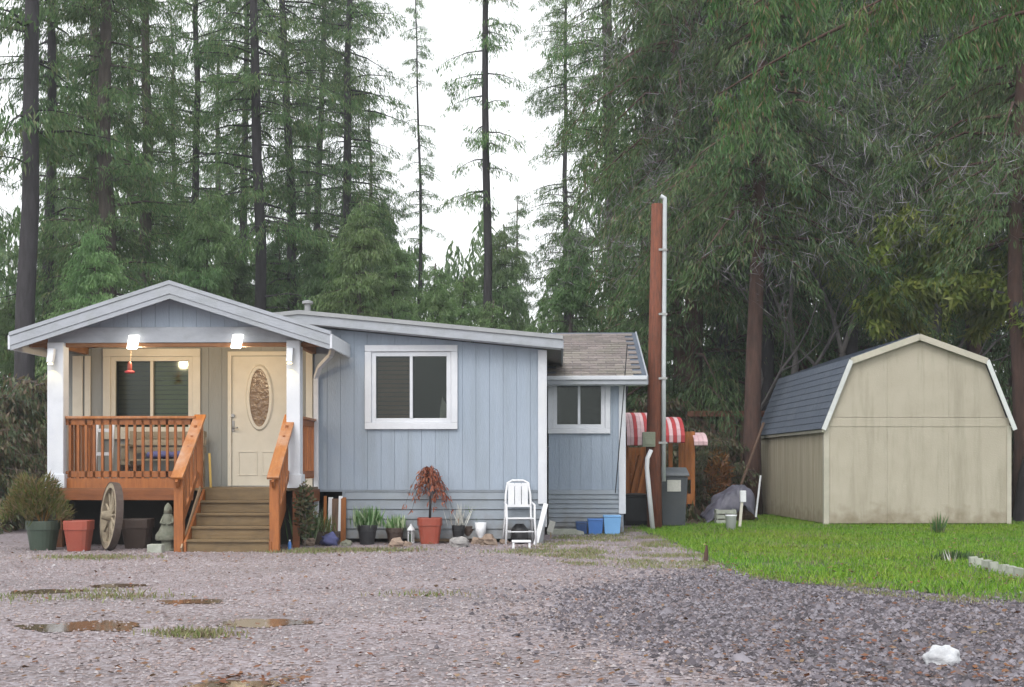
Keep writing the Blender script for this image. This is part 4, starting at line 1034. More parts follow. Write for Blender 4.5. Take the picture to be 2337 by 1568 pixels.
def pot(name, lab, loc, r, h, mt, n=24, power=None, cat='pot', sx=1, sy=1, rimh=.3, taper=.72, soil=True):
    t = thing(name, lab, cat, loc)
    rl = h * rimh
    MB().lathe([(r * taper, 0), (r * taper * 1.02, .01), (r * .93, h - rl)], n, sx=sx, sy=sy, power=power).build('pot_wall', mt, t)
    MB().lathe([(r * .9, h - rl + .001), (r * .985, h - rl + .002), (r, h - .012), (r * .985, h), (r * .88, h), (r * .85, h - .05)], n, sx=sx, sy=sy, power=power).build('rim', mt, t)
    if soil: MB().lathe([(r * .84, h - .06), (r * .84, h - .045)], n, sx=sx, sy=sy, power=power).build('soil', M['soil'], t)
    return t
SC = lambda u0, u1, v: (u1 - u0) / F * (EYE * F / (v - HV))
g = gp(98, 1256)
t = pot('green_pot', 'large dark green plastic pot at far left holding a bushy grass-like shrub', g, SC(60, 136, 1256) / 2, .42, M['greenpot'])
sh = thing('potted_shrub', 'yellow-green bushy shrub spilling over the dark green pot at far left', 'shrub', (g[0], g[1], .36))
r_ = np.random.default_rng(5); n = 260
for k in range(9):
    a = k * .7; pts = [(0.03 * math.cos(a), .03 * math.sin(a), 0), (.16 * math.cos(a), .12 * math.sin(a), .3), (.32 * math.cos(a) - .04, .2 * math.sin(a), .5)]
    MB().tube(pts, [.008, .006, .003], 5, cap=False).build('stem', M['orange'], sh)
n = 3600
st_ = r_.uniform(0, 1, n); a = r_.uniform(0, 6.28, n); rad = r_.uniform(.0, 1, n) ** .6
P = np.stack([(.46 * rad * np.cos(a)) - .1, .3 * rad * np.sin(a), .06 + .62 * (1 - rad ** 2 * .75) * r_.uniform(.2, 1, n)], 1)
P[:, 2] += .08 * np.sin(P[:, 0] * 17)
D = np.stack([np.cos(a) * .5, np.sin(a) * .5, r_.uniform(.1, 1.2, n)], 1) + r_.normal(0, .25, (n, 3)); D /= np.linalg.norm(D, axis=1, keepdims=True)
V, Fc = sprays(P, D, .13 * r_.uniform(.5, 1.3, n), .017)
place('foliage', raw('foliage', V, Fc, mt=M['yellowgreen']), sh)
pot('terracotta_planter', 'empty square terracotta-red planter between the green pot and the wagon wheel', gp(180, 1258), SC(146, 216, 1258) / 2 * .88, .43, M['terra'], power=5, cat='planter')
t = pot('brown_planter', 'dark brown square planter right of the wagon wheel', gp(314, 1252), SC(276, 352, 1252) / 2 * .9, .43, M['brownpot'], power=5, cat='planter')

# wagon wheel standing nearly edge-on
wc = gp(247, 1257)
wh = thing('wagon_wheel', 'old weathered wooden wagon wheel leaning upright in front of the porch', 'wheel', (wc[0], wc[1], 0), R(66))
rad = .47
def rot_ring(r0, r1, y0, y1, n=36):
    mb = MB()
    for i in range(n):
        a0, a1 = 2 * math.pi * i / n, 2 * math.pi * (i + 1) / n; P = []
        for a_ in (a0, a1):
            for rr, yy in ((r0, y0), (r1, y0), (r1, y1), (r0, y1)): P.append((rr * math.cos(a_), yy, rad + .02 + rr * math.sin(a_)))
        mb.add(P, [(0, 4, 5, 1), (1, 5, 6, 2), (2, 6, 7, 3), (3, 7, 4, 0)])
    return mb
rot_ring(rad - .075, rad - .006, -.045, .045).build('rim', M['greywood'], wh)
rot_ring(rad - .005, rad + .006, -.05, .05).build('iron_tyre', M['iron'], wh)
for i in range(12):
    a = 2 * math.pi * i / 12 + .1
    MB().tube([(.06 * math.cos(a), 0, rad + .02 + .06 * math.sin(a)), ((rad - .078) * math.cos(a), 0, rad + .02 + (rad - .078) * math.sin(a))], [.02, .015], 8).build('spoke', M['greywood'], wh)
hb = MB().tube([(0, -.14, rad + .02), (0, -.1, rad + .02), (0, 0, rad + .02), (0, .1, rad + .02), (0, .14, rad + .02)], [.045, .06, .085, .06, .045], 16).build('hub', M['greywood'], wh)
wh.rotation_euler = (R(-5), 0, R(-60))
# statue: hooded figure on a broad base and plinth
sg_ = gp(383, 1258)
stt = thing('garden_statue', 'mossy grey stone garden figure in a hooded robe on a small plinth', 'statue', sg_)
MB().lathe([(.1, 0), (.1, .02), (.085, .04), (.085, .13), (.1, .15)], 16).build('plinth', M['stone'], stt)
MB().lathe([(.16, .151), (.175, .17), (.17, .23), (.125, .29), (.095, .36), (.08, .44), (.07, .5), (.05, .53)], 20, sy=.75).build('robe', M['stone'], stt, smooth=True)
MB().blob((0, -.012, .575), (.048, .05, .06), seed=2, amp=.08, n=14, m=9).build('head', M['stone'], stt, smooth=True)
MB().lathe([(.062, .53), (.058, .58), (.05, .62), (.028, .655), (.006, .675)], 14, c=(0, .012)).build('hood', M['stone'], stt, smooth=True)
mb = MB(); 
for s in (-1, 1): mb.tube([(s * .06, 0, .48), (s * .085, -.05, .4), (s * .015, -.085, .38)], [.02, .018, .014], 8)
mb.build('arms', M['stone'], stt, smooth=True)
# concrete block under edge, right of statue
tag(MB().box(-.1, .1, -.09, .09, 0, .12).build('concrete_block', M['concrete'], bevel=.008, loc=gp(356, 1262)), 'grey concrete block on the gravel between brown planter and statue', 'block')
rs = [('tan_rock', 707, 1246, .09, M['boulder'], 'squarish pinkish rock beside the foot of the steps'),
      ('tan_rock', 1048, 1249, .12, M['greyrock'], 'grey rock left of the tan rocks in front of the skirting'),
      ('tan_rock', 1088, 1242, .075, M['boulder'], 'small tan rock in front of the white cup planter'),
      ('tan_rock', 1115, 1245, .12, M['boulder'], 'rounded orange-tan rock below the dark green trough'),
      ('tan_rock', 905, 1250, .1, M['boulder'], 'reddish tan rock just left of the maple pot'),
      ('tan_rock', 790, 1247, .07, M['stone'], 'mossy rock at the left end of the skirting'),
      ('tan_rock', 1150, 1243, .06, M['boulder'], 'small brown rock left of the white chair'),
      ('tan_rock', 930, 1247, .06, M['boulder'], 'small brown rock at the left foot of the maple pot')]
for i, (nm, u, v, r, m_, lb) in enumerate(rs):
    x, y, _ = gp(u, v); tag(MB().blob((0, 0, 0), (r * 1.15, r * .9, r * .8), seed=i * 2.7, amp=.35, n=12, m=8).build('rock', m_, loc=(x, y, r * .5)), lb, 'rock')
# white lump in the foreground
x, y, _ = gp(2150, 1520)
tag(MB().blob((0, 0, 0), (.1, .07, .075), seed=9, amp=.3, n=24, m=16).build('white_rock', M['palerock'], smooth=True, loc=(x, y, .05)), 'white rounded rock lying on the dark gravel at lower right', 'rock')

# right of the steps: planks, trough, blue bag
pk = [(741, .022, 'brown'), (752, .035, 'white'), (764, .05, 'brown'), (775, .03, 'white'), (783, .04, 'brown')]
for i, (u, w_, c_) in enumerate(pk):
    p0 = hlx(u, -.12, 0); z1 = H.z(u, 1132 + (i % 3) * 3, -.02)
    lb = ['thin brown plank leftmost of those leaning in the skirting gap', 'narrow white batten second from left in the skirting gap', 'broad brown plank in the middle of the skirting gap', 'white batten second from right in the skirting gap', 'dark brown plank rightmost in the skirting gap'][i]
    mb = MB().bar((0, 0, .0), (.01 * (i % 2), .07, z1), w_ * 2, .02, up=(0, 1, 0))
    tag(mb.build('plank', M['play' if c_ == 'brown' and i != 2 else ('oldwood' if c_ == 'brown' else 'plastic_white')], loc=p0), lb, 'plank')
tr = thing('planter_trough', 'dark rectangular trough planter right of the steps with pale stems', 'planter', gp(733, 1243))
tr.location.z = .0
for a in ((-.28, .28, -.1, -.08), (-.28, .28, .08, .1), (-.28, -.26, -.08, .08), (.26, .28, -.08, .08)): MB().box(*a, 0, .2).build('side', M['brownpot'], tr)
MB().box(-.26, .26, -.08, .08, .0, .16).build('soil', M['soil'], tr)
def reed(name, lab, loc, n, spread, h, mt, w=.014, cat='plant', seed=1):
    r = np.random.default_rng(seed); t = thing(name, lab, cat, loc)
    P = np.stack([r.normal(0, spread, n), r.normal(0, spread * .5, n), np.zeros(n)], 1)
    D = np.stack([r.normal(0, .25, n), r.normal(0, .2, n), np.ones(n)], 1); D /= np.linalg.norm(D, axis=1, keepdims=True)
    V, Fc = sprays(P, D, h * r.uniform(.5, 1.1, n), w * r.uniform(.7, 1.4, n))
    place('leaves', raw('leaves', V, Fc, mt=mt), t); 
    MB().tube([(0, 0, -.03), (0, 0, h * .4)], [.012, .006], 6).build('stem', M['play'], t)
    return t
g = gp(700, 1244)
reed('reed_clump', 'tall pale-stemmed plant growing between the steps and the trough', (g[0] + .05, g[1] + .05, 0), 170, .11, .62, M['herb'], .02, seed=3)
reed('reed_clump', 'brownish dead stalks standing in the dark trough planter', (*gp(735, 1243)[:2], .16), 120, .1, .3, M['yellowgreen'], .014, seed=4)
# climbing dead plant on the railing end
g = hlx(695, -1.45, .55)
t = thing('vine', 'brown leafy vine clinging to the right newel and porch post', 'vine', g)
place('leaves', leaves_mesh('leaves', 500, (.14, .1, .42), .07, .04, M['brush'], seed=8), t)
MB().tube([(0, 0, -.55), (.03, 0, -.2), (-.02, .02, .1), (.02, 0, .35)], [.012, .01, .008, .004], 6).build('stem', M['bark'], t)
g = gp(752, 1246)
bg_ = MB().blob((0, 0, 0), (.13, .1, .1), seed=5, amp=.4, n=16, m=10).build('blue_bag', M['cushion'], smooth=True, loc=(g[0], g[1], .08)); tag(bg_, 'crumpled blue bag on the gravel right of the steps', 'bag')
bt = thing('small_bottle', 'small blue and white bottle at the foot of the right newel', 'bottle', gp(661, 1256))
MB().lathe([(.022, 0), (.025, .02), (.025, .1), (.01, .13)], 10).build('bottle_body', M['blue1'], bt); MB().lathe([(.012, .131), (.012, .15)], 8).build('cap', M['plastic_white'], bt)

# pots along the skirting
def potted(nm, lab, u, v, r, h, mt, plant, plab, n, ph, lm, seed, spread=.06, w=.02, **kw):
    g = gp(u, v); pot(nm, lab, g, r, h, mt, **kw)
    if plant: reed(plant, plab, (g[0], g[1], h - .05), n, spread, ph, lm, w, seed=seed)
potted('black_pot', 'black round pot with variegated plant, left end of the row along the skirting', 838, 1243, .15, .3, M['black'], 'variegated_plant', 'pale green variegated plant in the black pot near the skirting gap', 260, .34, M['herb'], 11, .1, .03)
potted('brown_pot', 'small brown pot left of the maple pot', 901, 1240, .14, .24, M['brownpot'], 'small_plant', 'small drooping light plant in the brown pot left of the maple', 140, .26, M['herb'], 12, .07, .024)
gl = thing('white_lantern', 'white garden lantern on the gravel between brown pot and maple pot', 'lantern', gp(938, 1240))
MB().lathe([(.06, 0), (.06, .02)], 12).build('base', M['plastic_white'], gl)
for k in range(4):
    a = k * math.pi / 2 + .4; MB().bar((.045 * math.cos(a), .045 * math.sin(a), .02), (.045 * math.cos(a), .045 * math.sin(a), .2), .012).build('bar', M['plastic_white'], gl)
MB().lathe([(.065, .2), (.06, .22), (.02, .27), (.008, .3)], 12).build('roof', M['plastic_white'], gl)
MB().lathe([(.03, .02), (.03, .14)], 10).build('candle', M['greenpot'], gl)
# maple
g = gp(981, 1241)
pot('terracotta_pot', 'square terracotta pot holding the small weeping red maple', g, .19, .4, M['terra'], power=4, cat='pot')
bx3 = thing('tan_box', 'tan wooden crate standing behind the maple pot against the skirting', 'crate', (g[0] + .03, g[1] + .3, 0))
for i in range(4): MB().box(-.34, .34, -.02, 0, .02 + i * .115, .125 + i * .115).build('slat', M['tanbox'], bx3)
for x in (-.34, .3): MB().box(x, x + .04, 0.001, .04, 0, .48).build('post', M['tanbox'], bx3)
for x in (-.34, .32): MB().box(x, x + .02, .041, .22, .02, .47).build('side', M['tanbox'], bx3)
mp_ = thing('weeping_maple', 'small weeping maple with drooping red-brown leaves in a terracotta pot', 'tree', (g[0], g[1], .35))
MB().tube([(0, 0, 0), (.01, 0, .3), (-.02, 0, .55), (-.01, 0, .82)], [.02, .018, .016, .008], 8).build('trunk', M['bark_dark'], mp_, smooth=True)
rr = np.random.default_rng(21); Pm = []; Dm = []
for k in range(34):
    a = rr.uniform(0, 6.28); L_ = rr.uniform(.15, .44); z0 = rr.uniform(.62, .8)
    pts = []
    for q in np.linspace(0, 1, 7):
        pts.append((L_ * q * math.cos(a), L_ * q * math.sin(a) * .8, z0 + .08 * math.sin(q * 3.1) - .36 * q * q * (L_ / .3)))
    MB().tube(pts, [.006, .005, .004, .004, .003, .003, .002], 4, cap=False).build('branch', M['bark_dark'], mp_)
    for q in pts[1:]:
        for _ in range(5): Pm.append(np.array(q) + rr.normal(0, .015, 3)); Dm.append(np.array([math.cos(a) * .3, math.sin(a) * .3, -1]) + rr.normal(0, .35, 3))
Pm = np.array(Pm); Dm = np.array(Dm); Dm /= np.linalg.norm(Dm, axis=1, keepdims=True)
V, Fc = sprays(Pm, Dm, .085 * rr.uniform(.6, 1.3, len(Pm)), .02)
place('crown', raw('crown', V, Fc, mt=M['maple']), mp_)

potted('black_pot', 'black pot with white plant canes just right of the maple pot', 1046, 1240, .1, .28, M['black'], 'cane_plant', 'pale canes rising from the black pot right of the maple', 34, .4, M['label'], 13, .05, .016)
potted('dark_pot', 'dark pot with a bright green plant left of the white cup planter', 1069, 1238, .13, .26, M['brownpot'], 'green_plant', 'bright green upright plant in the dark pot right of the maple', 150, .4, M['grass'], 14, .06, .024)
g = gp(1097, 1240)
cu = thing('white_urn', 'white cup-shaped urn on a foot between the dark pot and the green trough', 'urn', g)
MB().lathe([(.06, 0), (.06, .02), (.03, .05), (.035, .09), (.075, .16), (.09, .32), (.08, .32), (.03, .12)], 16).build('urn_bowl', M['plastic_white'], cu, smooth=True)
tr2 = thing('green_trough', 'dark green trough planter left of the white chair', 'planter', gp(1132, 1236))
for a in ((-.2, .2, -.09, -.075), (-.2, .2, .075, .09), (-.2, -.185, -.075, .075), (.185, .2, -.075, .075)): MB().box(*a, 0.05, .23).build('side', M['greenpot'], tr2)
MB().box(-.185, .185, -.075, .075, .05, .19).build('soil', M['soil'], tr2)
MB().box(-.17, .17, -.06, .06, 0, .049).build('foot', M['greenpot'], tr2)
reed('trough_plant', 'low green seedlings growing in the dark green trough', (*gp(1132, 1236)[:2], .18), 260, .1, .2, M['grass'], .014, seed=17)

# white chair
g = gp(1186, 1243)
ch = thing('white_chair', 'white metal garden chair with curved tall back standing against the skirting', 'chair', (g[0], g[1] + .05, 0), R(6))
pw = M['plastic_white']
for s in (-1, 1):
    MB().tube([(s * .23, .28, 0), (s * .2, .2, .4), (s * .19, .22, .75), (s * .16, .25, .93), (s * .08, .26, .97)], .017, 8).build('back_leg', pw, ch, smooth=True)
    MB().tube([(s * .23, -.2, 0), (s * .21, -.16, .38), (s * .215, -.12, .6), (s * .21, .18, .63)], .016, 8).build('front_leg', pw, ch, smooth=True)
MB().tube([(-.09, .26, .967), (.09, .26, .967)], .017, 8).build('top_rail', pw, ch)
for x in (-.105, 0, .105): MB().box(x - .047, x + .047, .225, .235, .6, .93).build('back_slat', pw, ch)
for z in (.58, .9): MB().bar((-.18, .23, z), (.18, .23, z), .012, .04).build('back_rail', pw, ch)
for i in range(5): MB().box(-.2, .2, -.16 + i * .075, -.1 + i * .075, .39, .405).build('seat_slat', M['skirt'] if i > 5 else pw, ch)
for y in (-.15, .2): MB().bar((-.2, y, .2), (.2, y, .2), .015).build('stretcher', pw, ch)
bg2 = MB().lathe([(.1, 0), (.14, .05), (.13, .22), (.06, .3)], 14, sy=.8).build('black_bag', M['black'], smooth=True, loc=(g[0], g[1] + .12, .01)); tag(bg2, 'black sack tucked under the white garden chair', 'sack')
stl = thing('step_stool', 'low white plastic step in front of the white chair', 'step stool', gp(1190, 1252))
MB().box(-.14, .14, -.1, .1, .09, .12).build('step_top', pw, stl, bevel=.01)
for x in (-.13, .1):
    for y in (-.09, .06): MB().box(x, x + .03, y, y + .03, 0, .089).build('leg', pw, stl)
# pale boards leaning right of the chair
for i, (u, tilt, h_, lb) in enumerate(((1222, .16, .62, 'pale grey board leaning against the corner just right of the white chair'), (1234, .05, .55, 'light blue-grey board standing at the house corner post'))):
    g = gp(u, 1244 - i * 3)
    tag(MB().bar((0, 0, 0), (tilt, .12, h_), .07, .018, up=(0, 1, 0)).build('leaning_board', M['plastic_white'] if i == 0 else M['skirt'], loc=g), lb, 'board')
sn = thing('small_sign', 'small white card sign on a stick at the corner of the house', 'sign', gp(1257, 1228), R(8))
MB().bar((0, 0, 0), (0, 0, .12), .015).build('stick', M['tanbox'], sn)
MB().bar((-.02, -.012, .1), (.03, -.012, .28), .1, .01, up=(0, 1, 0)).build('card', M['label'], sn)
tag(MB().box(-.32, .32, -.12, .12, 0, .1).build('stone_step', M['concrete'], bevel=.01, loc=(*hlx(1290, yw - .35, 0)[:2], 0)), 'low grey concrete slab lying along the skirting of the wing', 'slab')
# totes
for u0, u1, h_, m_, lb, yy in ((1314, 1340, .2, M['blue3'], 'small navy plastic tote leftmost of the three by the wing', -.3), (1341, 1376, .25, M['blue1'], 'mid-blue plastic tote in the middle of the three by the wing', -.32), (1377, 1416, .31, M['blue2'], 'light blue plastic tote rightmost of the three by the wing', -.35)):
    g = hlx((u0 + u1) / 2, yw + yy, 0); w_ = (u1 - u0) / F * 22.8 / 2
    t = thing('plastic_tote', lb, 'tote', g, HA, 'plastic totes beside the wing')
    MB().add([(-w_ * .85, -.15, 0), (w_ * .85, -.15, 0), (w_ * .85, .15, 0), (-w_ * .85, .15, 0), (-w_, -.18, h_), (w_, -.18, h_), (w_, .18, h_), (-w_, .18, h_)], [(3, 2, 1, 0), (0, 1, 5, 4), (1, 2, 6, 5), (2, 3, 7, 6), (3, 0, 4, 7), (4, 5, 6, 7)]).build('tote_body', m_, t, bevel=.01)
    MB().box(-w_ * 1.03, w_ * 1.03, -.19, .19, h_ + .001, h_ + .03).build('lid', m_, t, bevel=.006)
# row of pale bricks in the lawn
er = thing('brick_edging', 'short sunken row of pale grey-green bricks in the grass at right', 'edging', (*gp(2270, 1312)[:2], 0))
bm = MB().box(-.045, .045, -.035, .035, 0, .11).mesh('brick', M['concrete'])
for i, u in enumerate((2222, 2236, 2252, 2268, 2292, 2306, 2322)):
    g = gp(u, 1296 + (u - 2222) * .28); o = place('brick', bm, er, (g[0] - er.location.x, g[1] - er.location.y, .02)); o.rotation_euler = (random.uniform(-.1, .1), random.uniform(-.1, .1), random.uniform(-.3, .3))
# stake stub in grass, tall weeds
tag(MB().tube([(0, 0, 0), (.01, 0, .12), (.015, 0, .22)], [.03, .026, .012], 8).build('wood_stub', M['bark_red'], loc=gp(1610, 1285)), 'short dark brown stub sticking up at the edge of the lawn', 'stub')
reed('tall_weed', 'dark green tall spiky weed in the lawn in front of the shed', gp(2142, 1222), 60, .05, .4, M['needle_dark'], .018, seed=31)
reed('tall_weed', 'low dark green clump of weeds in the lawn right of the tall spiky weed', gp(2180, 1282), 240, .14, .15, M['needle_dark'], .02, seed=32)
reed('tall_weed', 'pale dry stalks in the lawn left of the brick row', gp(2170, 1290), 8, .03, .22, M['label'], .01, seed=33)

# ------------------------------------------------------------------ trees
def conifer(seed, Ht, z0, Rm, nbr, nsp, ln, wd, mt, bark, droop=.28, rt=.28, low=0, power=.75, bend=.3, leaf=3):
    """tapered trunk with limbs + drooping crown, two meshes"""
    r = np.random.default_rng(seed)
    tz = np.linspace(0, Ht, 12); bx = bend * np.cumsum(r.normal(0, .25, 12)); by = bend * np.cumsum(r.normal(0, .25, 12)); bx -= bx[0]; by -= by[0]
    tr_ = MB().tube([(bx[i], by[i], tz[i] - (.3 if i == 0 else 0)) for i in range(12)], [rt * (1.25 if i == 0 else 1) * (1 - .93 * i / 11) + .02 for i in range(12)], 12)
    Ps = []; Ds = []; Ls = []
    for b in range(nbr):
        f = r.uniform(0, 1) ** .9; zb = z0 + (Ht - z0) * f
        L = Rm * (1 - f) ** power * r.uniform(.45, 1.12) + .35
        a = r.uniform(0, 6.283); up = r.uniform(-.05, .3)
        cx, cy = np.interp(zb, tz, bx), np.interp(zb, tz, by); ca, sa = math.cos(a), math.sin(a)
        qs = [0, .35, .7, 1.0]
        def pt(q): return (cx + ca * L * q, cy + sa * L * q, zb + up * L * q - droop * L * q * q * (1 + .25 * L / Rm))
        tr_.tube([pt(q) for q in qs], [.018 + .012 * L, .012 + .007 * L, .01, .004], 3, cap=False)
        n = max(3, int(nsp * L / Rm)); q = r.uniform(.12, 1, n); lat = r.normal(0, .16, n) * L * (1.15 - q)
        x = cx + ca * L * q - sa * lat; y = cy + sa * L * q + ca * lat; z = zb + up * L * q - droop * L * q * q * (1 + .25 * L / Rm) - r.uniform(0, .12, n) * L * .5
        Ps.append(np.stack([x, y, z], 1))
        D = np.stack([ca * .45 - sa * np.sign(lat) * .35 + r.normal(0, .3, n), sa * .45 + ca * np.sign(lat) * .35 + r.normal(0, .3, n), -1.25 + r.normal(0, .3, n)], 1)
        Ds.append(D / np.linalg.norm(D, axis=1, keepdims=True))
    P = np.concatenate(Ps); D = np.concatenate(Ds)
    # three leaflets per spray
    k = leaf; P = np.repeat(P, k, 0) + r.normal(0, ln * .42, (len(P) * k, 3)); D = np.repeat(D, k, 0) + r.normal(0, .22, (len(D) * k, 3)); D /= np.linalg.norm(D, axis=1, keepdims=True)
    V, Fc = sprays(P, D, ln * r.uniform(.5, 1.3, len(P)), wd * r.uniform(.6, 1.3, len(P)))
    return tr_.mesh('trunk', bark, True), raw('crown', V, Fc, mt=mt)

def bare_tree(seed, Ht, rt, mt, spread=.5, depth=6, moss=None, lean=(0, 0)):
    r = random.Random(seed); mb = MB(); tips = []; mossP = []
    def grow(p, d, L, rad, k):
        q = p; dd = d; pts = [p]; rs_ = [rad]
        for i in range(3):
            dd = (dd + Vector((r.uniform(-.18, .18), r.uniform(-.18, .18), r.uniform(-.08, .12)))).normalized(); q = q + dd * L / 3; pts.append(q); rs_.append(rad * (1 - .13 * (i + 1)))
        mb.tube(pts, rs_, 8 if k < 2 else (4 if k < 4 else 3), cap=False)
        if moss and k < 5: mossP.extend((pts[i].lerp(pts[i + 1], r.random()), rs_[i]) for i in range(3) for _ in range(22))
        if k >= depth: tips.append(q); return
        for i in range(r.choice((2, 3, 3)) if k else 3):
            a = r.uniform(0, 6.28); s = spread * r.uniform(.6, 1.3)
            nd = (dd + dd.orthogonal().normalized() * math.cos(a) * s + dd.cross(dd.orthogonal()).normalized() * math.sin(a) * s + Vector((0, 0, .08))).normalized()
            grow(pts[r.choice((2, 3, 3))], nd, L * r.uniform(.6, .82), rs_[-1] * .68, k + 1)
    grow(Vector((0, 0, -.2)), Vector((lean[0], lean[1], 1)).normalized(), Ht * .3, rt, 0)
    me = mb.mesh('trunk', mt, True); mm = None
    if not moss:
        rr = np.random.default_rng(seed); P = np.repeat(np.array([list(t_) for t_ in tips]), 1, 0) + rr.normal(0, .1, (len(tips), 3))
        D = rr.normal(0, .6, P.shape); D[:, 2] += .5; D /= np.linalg.norm(D, axis=1, keepdims=True)
        V, Fc = sprays(P, D, .45 * rr.uniform(.5, 1.4, len(P)), .012); mm = raw('twigs', V, Fc, mt=M['twig'])
    if moss and mossP:
        rr = np.random.default_rng(seed); P = np.array([list(p) for p, _ in mossP]); P = np.repeat(P, 5, 0) + rr.normal(0, .07, (len(P) * 5, 3))
        D = rr.normal(0, .5, P.shape); D[:, 2] -= .8; D /= np.linalg.norm(D, axis=1, keepdims=True)
        V, Fc = sprays(P, D, .24 * rr.uniform(.5, 1.4, len(P)), .06); mm = raw('moss', V, Fc, mt=moss)
    return me, mm

def plant_tree(name, lab, cat, u, Y, meshes, parts=('trunk', 'crown'), rz=0, sc=1, sz=1, tilt=0, group=None, dz=0):
    t = thing(name, lab, cat, ((u - CU) / F * Y, Y, dz), rz, group); t.rotation_euler = (0, tilt, rz); 
    t.scale = (sc, sc, sc * sz)
    for nm, me in zip(parts, meshes):
        if me: place(nm, me, t)
    return t

# kinds
K = {}
K['dense'] = [conifer(100 + i, 22, 1.5, 3.3, 165, 70, .2, .027, M['needle'], M['bark'], rt=.3, leaf=9) for i in range(3)]
K['tall'] = [conifer(200 + i, 27, 4, 2.9, 115, 50, .21, .03, M['needle'], M['bark'], rt=.32, power=.5, leaf=8) for i in range(2)]
K['sparse'] = [conifer(300 + i, 30, 5.5, 2.9, 140, 42, .21, .03, M['needle'], M['bark_dark'], rt=.2, power=.3, leaf=8) for i in range(3)]
K['thin'] = [conifer(350, 30, 9, 1.4, 80, 20, .21, .03, M['needle'], M['bark_dark'], rt=.16, power=.3, leaf=8)]
K['young'] = [conifer(400 + i, 9, .3, 2.3, 140, 65, .17, .026, M['needle_blue'], M['bark'], rt=.12, leaf=9) for i in range(2)]
K['cedar'] = [conifer(500 + i, 22, 2.6, 4.4, 180, 90, .22, .026, M['needle_dark'], M['bark_red'], rt=.3, droop=.42, power=.5, leaf=7) for i in range(2)]
K['high'] = [conifer(700 + i, 20, 6.2 + i, 3.6, 140, 85, .2, .024, (M['needle_dark'], M['needle'])[i], (M['bark_red'], M['bark_dark'])[i], rt=.2, droop=.55, power=.4, leaf=7) for i in range(2)]
K['near'] = [conifer(760, 20, 6.6, 3.4, 120, 80, .19, .022, M['needle_near'], M['bark_red'], rt=.17, droop=.7, power=.4, leaf=7)]
K['bush'] = [conifer(600 + i, 2.6, .05, 1.5, 70, 60, .17, .045, M['brush'], M['bark'], rt=.04, droop=.1, power=.4, bend=.05) for i in range(2)]

K['bole'] = [conifer(800, 27, 8, 2.6, 60, 42, .27, .052, M['needle'], M['bark_dark'], rt=.24, power=.4, leaf=5)]
rows = [ # u, Y, kind, variant, scale, label
 (52, 31, 'bole', 0, 1.0, 'tall conifer with a thick brown trunk at the far left edge'),
 (-190, 35, 'dense', 1, 1.0, 'dense conifer cut off by the left edge of the frame'),
 (115, 40, 'sparse', 0, .95, 'slim dark conifer just right of the thick far-left trunk'),
 (205, 46, 'tall', 1, 1.0, 'green conifer rising left of the porch gable, second behind the thick trunk'),
 (255, 38, 'dense', 2, 1.05, 'full conifer directly left above the porch gable'),
 (325, 44, 'dense', 0, 1.0, 'broad conifer behind the left slope of the porch roof'),
 (408, 60, 'tall', 0, .8, 'far conifer just right of the porch gable peak'),
 (602, 42, 'sparse', 1, 1.0, 'slender dark-trunked conifer against the sky, left of a similar pair'),
 (660, 47, 'sparse', 2, 1.0, 'slender conifer second of the bare-trunked group above the house'),
 (713, 55, 'sparse', 0, 1.0, 'thin conifer third of the bare-trunked group above the roof ridge'),
 (797, 52, 'sparse', 2, 1.05, 'slim conifer standing alone against the white sky over the main window'),
 (955, 66, 'thin', 0, .82, 'very thin distant conifer in the middle of the sky opening'),
 (1104, 44, 'thin', 0, 1.0, 'straight narrow conifer in the sky gap above the right end of the roof'),
 (1150, 60, 'young', 0, 1.35, 'distant conifer low in the V of sky right of the narrow tree'),
 (1400, 48, 'tall', 1, 1.1, 'full green conifer right of the sky opening'),
 (1480, 42, 'dense', 2, 1.0, 'dense conifer behind the lower wing of the house'),
 (1510, 47, 'tall', 1, 1.05, 'tall conifer directly behind the service pole'),
 (1590, 36, 'cedar', 0, 1.0, 'red-barked cedar rising just right of the service pole top'),
 (1760, 38, 'cedar', 1, 1.05, 'drooping cedar behind the rear left corner of the shed'),
 (1900, 44, 'dense', 0, 1.2, 'dense dark conifer behind the left end of the shed roof'),
 (2040, 40, 'cedar', 0, 1.1, 'dark cedar directly behind the shed roof peak'),
 (2190, 47, 'dense', 2, 1.15, 'dense conifer behind the right slope of the shed'),
 (2330, 38, 'cedar', 1, 1.1, 'dark cedar behind the right edge of the shed'),
 (2450, 42, 'dense', 1, 1.1, 'conifer cut off by the right edge of the frame'),
 (495, 74, 'tall', 0, 1.0, 'pale distant conifer between the porch gable and the bare-trunked group'),
 (690, 80, 'tall', 1, 1.0, 'pale distant conifer seen through the bare-trunked group'),
 (850, 72, 'tall', 0, .8, 'pale distant conifer right of the lone slim one over the window'),
 (1175, 76, 'tall', 1, .62, 'distant conifer low in the narrow V of sky'),
 (130, 70, 'tall', 1, .9, 'distant conifer seen through the gap right of the far-left trunk'),
 (455, 50, 'sparse', 2, .95, 'slim conifer right of the porch gable peak, nearer than the pale distant one'),
 (545, 57, 'sparse', 0, 1.05, 'slim conifer left of the first bare-trunked tree'),
 (752, 61, 'sparse', 1, 1.05, 'slim distant conifer between the trunk group and the lone slim tree'),
 (300, 62, 'tall', 1, 1.0, 'tall distant conifer behind the left slope of the porch gable'),
 (1690, 52, 'dense', 1, 1.25, 'tall conifer further back between the pole and the shed'),
 (1820, 58, 'tall', 0, 1.15, 'distant tall conifer behind the drooping cedar'),
 (1290, 62, 'sparse', 1, .9, 'thin distant conifer at the right side of the sky gap'),
]
